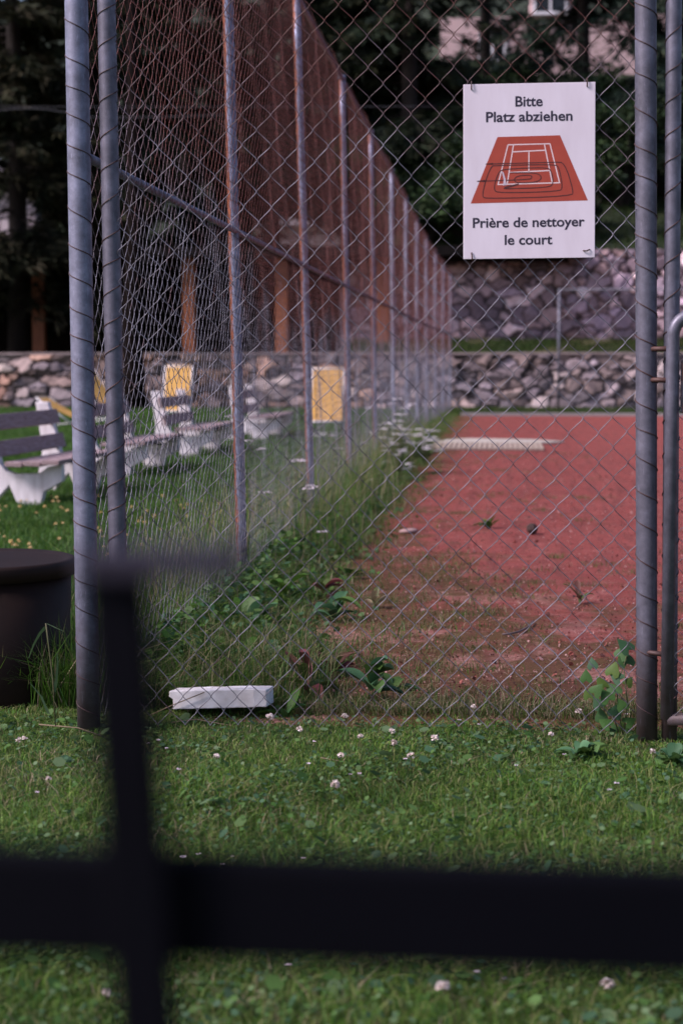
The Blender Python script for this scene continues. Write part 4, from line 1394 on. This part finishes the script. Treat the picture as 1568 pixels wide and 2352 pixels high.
# conifers
def conifer(name, X, Y, z0, H, Rd, label, seed, cols, base=.12, nb=70, droop=.35, tuft=.34, dens=1.0, gaps=(), kind='conifer'):
    g = np.random.default_rng(seed)
    root = empty(name, (X, Y, z0)); tag(root, label, 'tree', 'dark conifers behind the stone walls')
    tk = MB().tube([(.05 * math.sin(i * .7), .05 * math.cos(i), H * i / 10) for i in range(11)], [.32 * H / 18 * (1 - .088 * i) + .02 for i in range(11)], 10)
    tk.build('trunk', M['bark'], root, True)
    lb = MB()
    P, D, Cc = [], [], []
    for i in range(nb):
        t = base + (1 - base) * (i + g.random()) / nb
        zb = H * t
        Lb = Rd * (1 - t) ** .75 * g.uniform(.7, 1.15) + .25
        az = g.uniform(0, 2 * np.pi)
        d = np.array((math.cos(az), math.sin(az), 0)); sd = np.array((-d[1], d[0], 0))
        dr = droop * g.uniform(.6, 1.4)
        lb.tube([np.array((0, 0, zb)) + d * Lb * s + np.array((0, 0, 1)) * Lb * (.12 * s - dr * s * s) for s in (0, .4, .75, 1)], [.045, .03, .018, .008], 5, False)
        m = int(Lb * 30 * dens)
        s = g.uniform(.12, 1, m) ** .7
        off = g.normal(0, 1, m) * .22 * Lb * (1 - .55 * s)
        c = np.array((0, 0, zb)) + d * (Lb * s)[:, None] + sd * off[:, None]
        c[:, 2] += Lb * (.12 * s - dr * s * s) - np.abs(off) * .35 + g.normal(0, .06, m)
        shade = g.uniform(.6, 1.4)
        P.append(c); D.append(d * .7 + sd * np.sign(off)[:, None] * .6 + np.array((0, 0, -.45)))
        Cc.append(np.array(cols)[g.integers(0, len(cols), m)] * shade * g.uniform(.7, 1.3, (m, 1)))
    P = np.concatenate(P); D = np.concatenate(D); Cc = np.concatenate(Cc)
    wp = P + np.array((X, Y, z0)) - CAM
    dep = wp @ FW
    sx = W_PX / 2 + F_PX * (wp @ RT) / dep; sy = H_PX / 2 - F_PX * (wp @ UP) / dep
    keep = np.ones(len(P), bool)
    for (ax, ay, rx, ry, pr_) in gaps:      # open places in the crown where the sky or a house shows through
        keep &= ~((((sx - ax) / rx) ** 2 + ((sy - ay) / ry) ** 2 < 1) & (g.random(len(P)) < pr_))
    P, D, Cc = P[keep], D[keep], Cc[keep]
    n = len(P)
    K = 8
    P = np.repeat(P, K, 0); D = np.repeat(D, K, 0); Cc = np.repeat(Cc, K, 0)
    D = D + g.normal(0, .36, D.shape); D /= np.linalg.norm(D, axis=1)[:, None]
    Ln = tuft * g.uniform(.5, 1.2, n * K)
    s = np.cross(D, g.normal(0, 1, D.shape)); s /= np.linalg.norm(s, axis=1)[:, None] + 1e-9
    w = (tuft * .085 * g.uniform(.7, 1.3, n * K))[:, None]
    P = P + g.normal(0, .06, P.shape)
    V = np.stack([P - s * w * .4, P + D * (Ln * .45)[:, None] - s * w, P + D * Ln[:, None], P + D * (Ln * .45)[:, None] + s * w], 1).reshape(-1, 3)
    T = np.arange(n * K * 4).reshape(-1, 4)
    big_mesh('crown', V, T, M['needles'], np.clip(np.repeat(Cc, 4, 0), 0, 1), root, False)
    lb.build('limbs', M['bark'], root, True)
    return root


CG = [(.016, .025, .014), (.022, .032, .017), (.032, .036, .018), (.014, .021, .016)]
CT = [(.026, .044, .032), (.036, .056, .038), (.048, .060, .038), (.020, .036, .030)]
CB = [(.022, .024, .011), (.031, .030, .015), (.016, .020, .010), (.036, .031, .018)]
LEFTG = [(30, 485, 66, 58, .99), (150, 275, 34, 24, .7), (170, 120, 26, 20, .5)]
MIDG = [(660, 528, 90, 42, .985), (745, 540, 52, 38, .95), (630, 145, 26, 34, .8)]
TOPG = [(1110, 80, 105, 62, .86), (1290, 85, 120, 52, .74), (1258, 8, 66, 32, .995), (1410, 110, 80, 85, .86), (1140, 8, 120, 28, .93), (1400, 10, 60, 20, .9), (1010, 110, 50, 36, .8), (1030, 60, 36, 34, .8), (1280, 175, 90, 18, .85)]
ALLG = LEFTG + MIDG + TOPG
TREES = [  # px at base, Y, z0, H, R, cols, base, droop, label
    (40, 48.6, 1.4, 17, 4.0, CB, .10, .42, 'brownish green conifer drooping over the low wall at the left edge'),
    (215, 56, 1.6, 19, 4.4, CG, .10, .35, 'dark conifer rising behind the two wrapped left poles'),
    (-160, 54, 1.6, 20, 5.0, CG, .06, .35, 'dark conifer mostly beyond the left edge of the view'),
    (430, 54, 1.6, 20, 4.6, CG, .14, .35, 'tall black green conifer behind the second fence post'),
    (620, 61, 1.8, 21, 4.8, CG, .16, .35, 'dark conifer behind the rusty mesh beside the third fence post'),
    (800, 57, 1.8, 20, 4.4, CG, .12, .35, 'dark conifer behind the sloping top rail of the fence'),
    (935, 55, 5.6, 17, 3.8, CG, .10, .4, 'dark conifer with a visible trunk left of the sign'),
    (1108, 66, 9.0, 15, 3.6, CT, .14, .45, 'conifer in front of the pink house, trunk just above the sign'),
    (1330, 62, 8.0, 15, 4.2, CT, .30, .5, 'drooping conifer above the right half of the sign'),
    (1560, 58, 6.5, 17, 4.4, CT, .10, .5, 'conifer reaching in from the right edge above the gate'),
]
for i, (px, Y, z0, H, Rd, cols, base, dr, lab) in enumerate(TREES):
    X = float(at(px, 600, Y)[0])
    conifer('conifer_tree', X, Y, z0, H, Rd, lab, 700 + i, cols, base, 85, dr, .44, 1.25, ALLG)


def shrub(X, Y, z0, h, r, label, seed, cols, n=5200):
    g = np.random.default_rng(seed)
    root = empty('hillside_shrub', (X, Y, z0)); tag(root, label, 'shrub', 'shrubs on the bank above the upper wall')
    st = MB()
    cl = []
    for i in range(16):
        a = g.uniform(0, 6.28); rr = r * math.sqrt(g.random()) * .8; z = h * g.uniform(.3, .9)
        c = np.array((rr * math.cos(a), rr * math.sin(a), z)); cl.append((c, r * g.uniform(.25, .5)))
        st.tube([(0, 0, 0), c * .5 + np.array((0, 0, .1)), c], [.05, .03, .012], 5)
    st.build('stem', M['bark'], root, True)
    P, C = [], []
    for c, q in cl:
        m = n // 16
        u = g.normal(0, 1, (m, 3)); u /= np.linalg.norm(u, axis=1)[:, None]
        P.append(c + u * q * (g.random(m) ** .4)[:, None] * np.array((1, 1, .8)))
        C.append(np.array(cols)[g.integers(0, len(cols), m)] * g.uniform(.6, 1.3) * g.uniform(.75, 1.25, (m, 1)))
    P = np.concatenate(P); C = np.concatenate(C)
    V, T, CC = discs(P, g.uniform(.05, .10, len(P)), C, seed, 1.2, 4)
    big_mesh('foliage', V, T, M['needles'], np.clip(CC, 0, 1), root, False)
    return root


SG = [(.020, .040, .015), (.030, .056, .019), (.016, .032, .017), (.040, .060, .026)]
for i, (px, Y, h, r, lab) in enumerate(((1120, 55, 3.4, 2.0, 'green shrub on the bank behind the top left corner of the sign'), (1010, 53, 3.0, 1.9, 'dark shrub on the bank between the fence top and the sign'),
                                       (1300, 58, 4.2, 2.4, 'tall green shrub on the bank directly behind the sign'), (1425, 54.5, 3.2, 1.7, 'green shrub between the sign and the right pole'),
                                       (1530, 56, 3.4, 2.2, 'dark shrub behind the gate post at the right edge'), (900, 54, 3.2, 2.3, 'dark shrub behind the far bays of the rusty fence'),
                                       (1220, 63, 4.2, 3.0, 'upper green shrub below the pink house'),
                                       (1065, 50.4, 1.9, 1.3, 'low dark shrub on top of the upper wall by the left edge of the sign'), (1190, 50.6, 2.0, 1.5, 'low dark shrub hidden low behind the sign on the upper wall'),
                                       (985, 50.6, 2.2, 1.5, 'low dark shrub on the upper wall behind the last fence posts'), (1330, 51.5, 1.9, 1.3, 'low dark shrub behind the lower right corner of the sign'))):
    X = float(at(px, 500, Y)[0])
    shrub(X, Y, float(hill_z(np.array(X), np.array(Y))) - .1, h, r, lab, 800 + i, SG)

# trunk standing in front of the low wall between the left poles and the second post
X = float(at(308, 830, 44.4)[0])
tr_ = empty('bare_trunk', (X, 44.3, 0)); tag(tr_, 'dark bare tree trunk in front of the low wall, right of the wrapped poles', 'tree')
MB().tube([(0, 0, -.05), (.02, 0, .9), (-.03, .05, 2.2), (.08, .1, 4.5), (.0, .1, 13)], [.36, .29, .27, .24, .05], 12).build('trunk', M['dark_bark'], tr_, True)
MB().tube([(.05, .1, 4.2), (.9, .4, 5.6), (1.8, .5, 6.6)], [.12, .08, .03], 8).build('branch', M['dark_bark'], tr_, True)

# overhead cables at the upper left
for (a, bb, Y, r, lab) in (((-60, 240), (1000, 244), 30, .006, 'thin straight overhead cable crossing the dark trees at upper left'),
                           ((-60, 262), (540, 262), 31, .009, 'thicker sagging overhead cable below the straight one at upper left')):
    pts = []
    for i in range(21):
        t_ = i / 20; sag = 20 * (1 - (2 * t_ - 1) ** 2) if r > .008 else 4 * (1 - (2 * t_ - 1) ** 2)
        yy = bb[1] - (18 * math.sin(math.pi * min(1, t_ * 2.2)) if r > .008 else 0) + sag * .4
        px = a[0] + (bb[0] - a[0]) * t_
        pts.append(at(px, yy, Y))
    cb = empty('overhead_cable', pts[0]); tag(cb, lab, 'cable')
    MB().tube([p_ - pts[0] for p_ in pts], r, 6).build('strand', M['cable'], cb, True)

# ------------------------------------------------------------------ light, sky, camera
AZ = math.atan2(-.90, -.44)          # sun to the left and a little behind the camera
EL = R(43)
w = bpy.data.worlds.new('World'); scene.world = w; w.use_nodes = True
nt = w.node_tree
sky = nt.nodes.new('ShaderNodeTexSky'); sky.sky_type = 'NISHITA'; sky.sun_disc = False
sky.sun_elevation = EL; sky.sun_rotation = AZ; sky.air_density = 1.0; sky.dust_density = 2.5; sky.ozone_density = 1.6
bg = nt.nodes['Background']; tint = mixc(nt, 1.0, sky.outputs[0], (.98, .91, 1.0)); tint.node.blend_type = 'MULTIPLY'; nt.links.new(tint, bg.inputs[0]); bg.inputs[1].default_value = .052
sun = bpy.data.lights.new('sun', 'SUN'); sun.energy = 1.5; sun.angle = R(17); sun.color = (1.0, .89, .93)
so_ = bpy.data.objects.new('sun', sun); COL.objects.link(so_)
dv = mathutils.Vector((math.sin(AZ) * math.cos(EL), math.cos(AZ) * math.cos(EL), math.sin(EL)))
so_.rotation_euler = dv.to_track_quat('Z', 'Y').to_euler(); so_.location = (-10, -10, 30)

cd = bpy.data.cameras.new('camera')
cd.sensor_fit = 'VERTICAL'; cd.sensor_height = 36; cd.sensor_width = 24; cd.lens = 36 * F_PX / H_PX
cd.clip_start = .05; cd.clip_end = 2000
cd.dof.use_dof = True; cd.dof.focus_distance = 6.4; cd.dof.aperture_fstop = 3.0; cd.dof.aperture_blades = 9
co = bpy.data.objects.new('camera', cd); COL.objects.link(co)
co.location = CAM; co.rotation_euler = (math.pi / 2 - PITCH, 0, YAW)
scene.camera = co
scene.view_settings.view_transform = 'Standard'; scene.view_settings.look = 'None'
scene.view_settings.exposure = 1.65; scene.view_settings.gamma = 1.0
scene.render.film_transparent = False
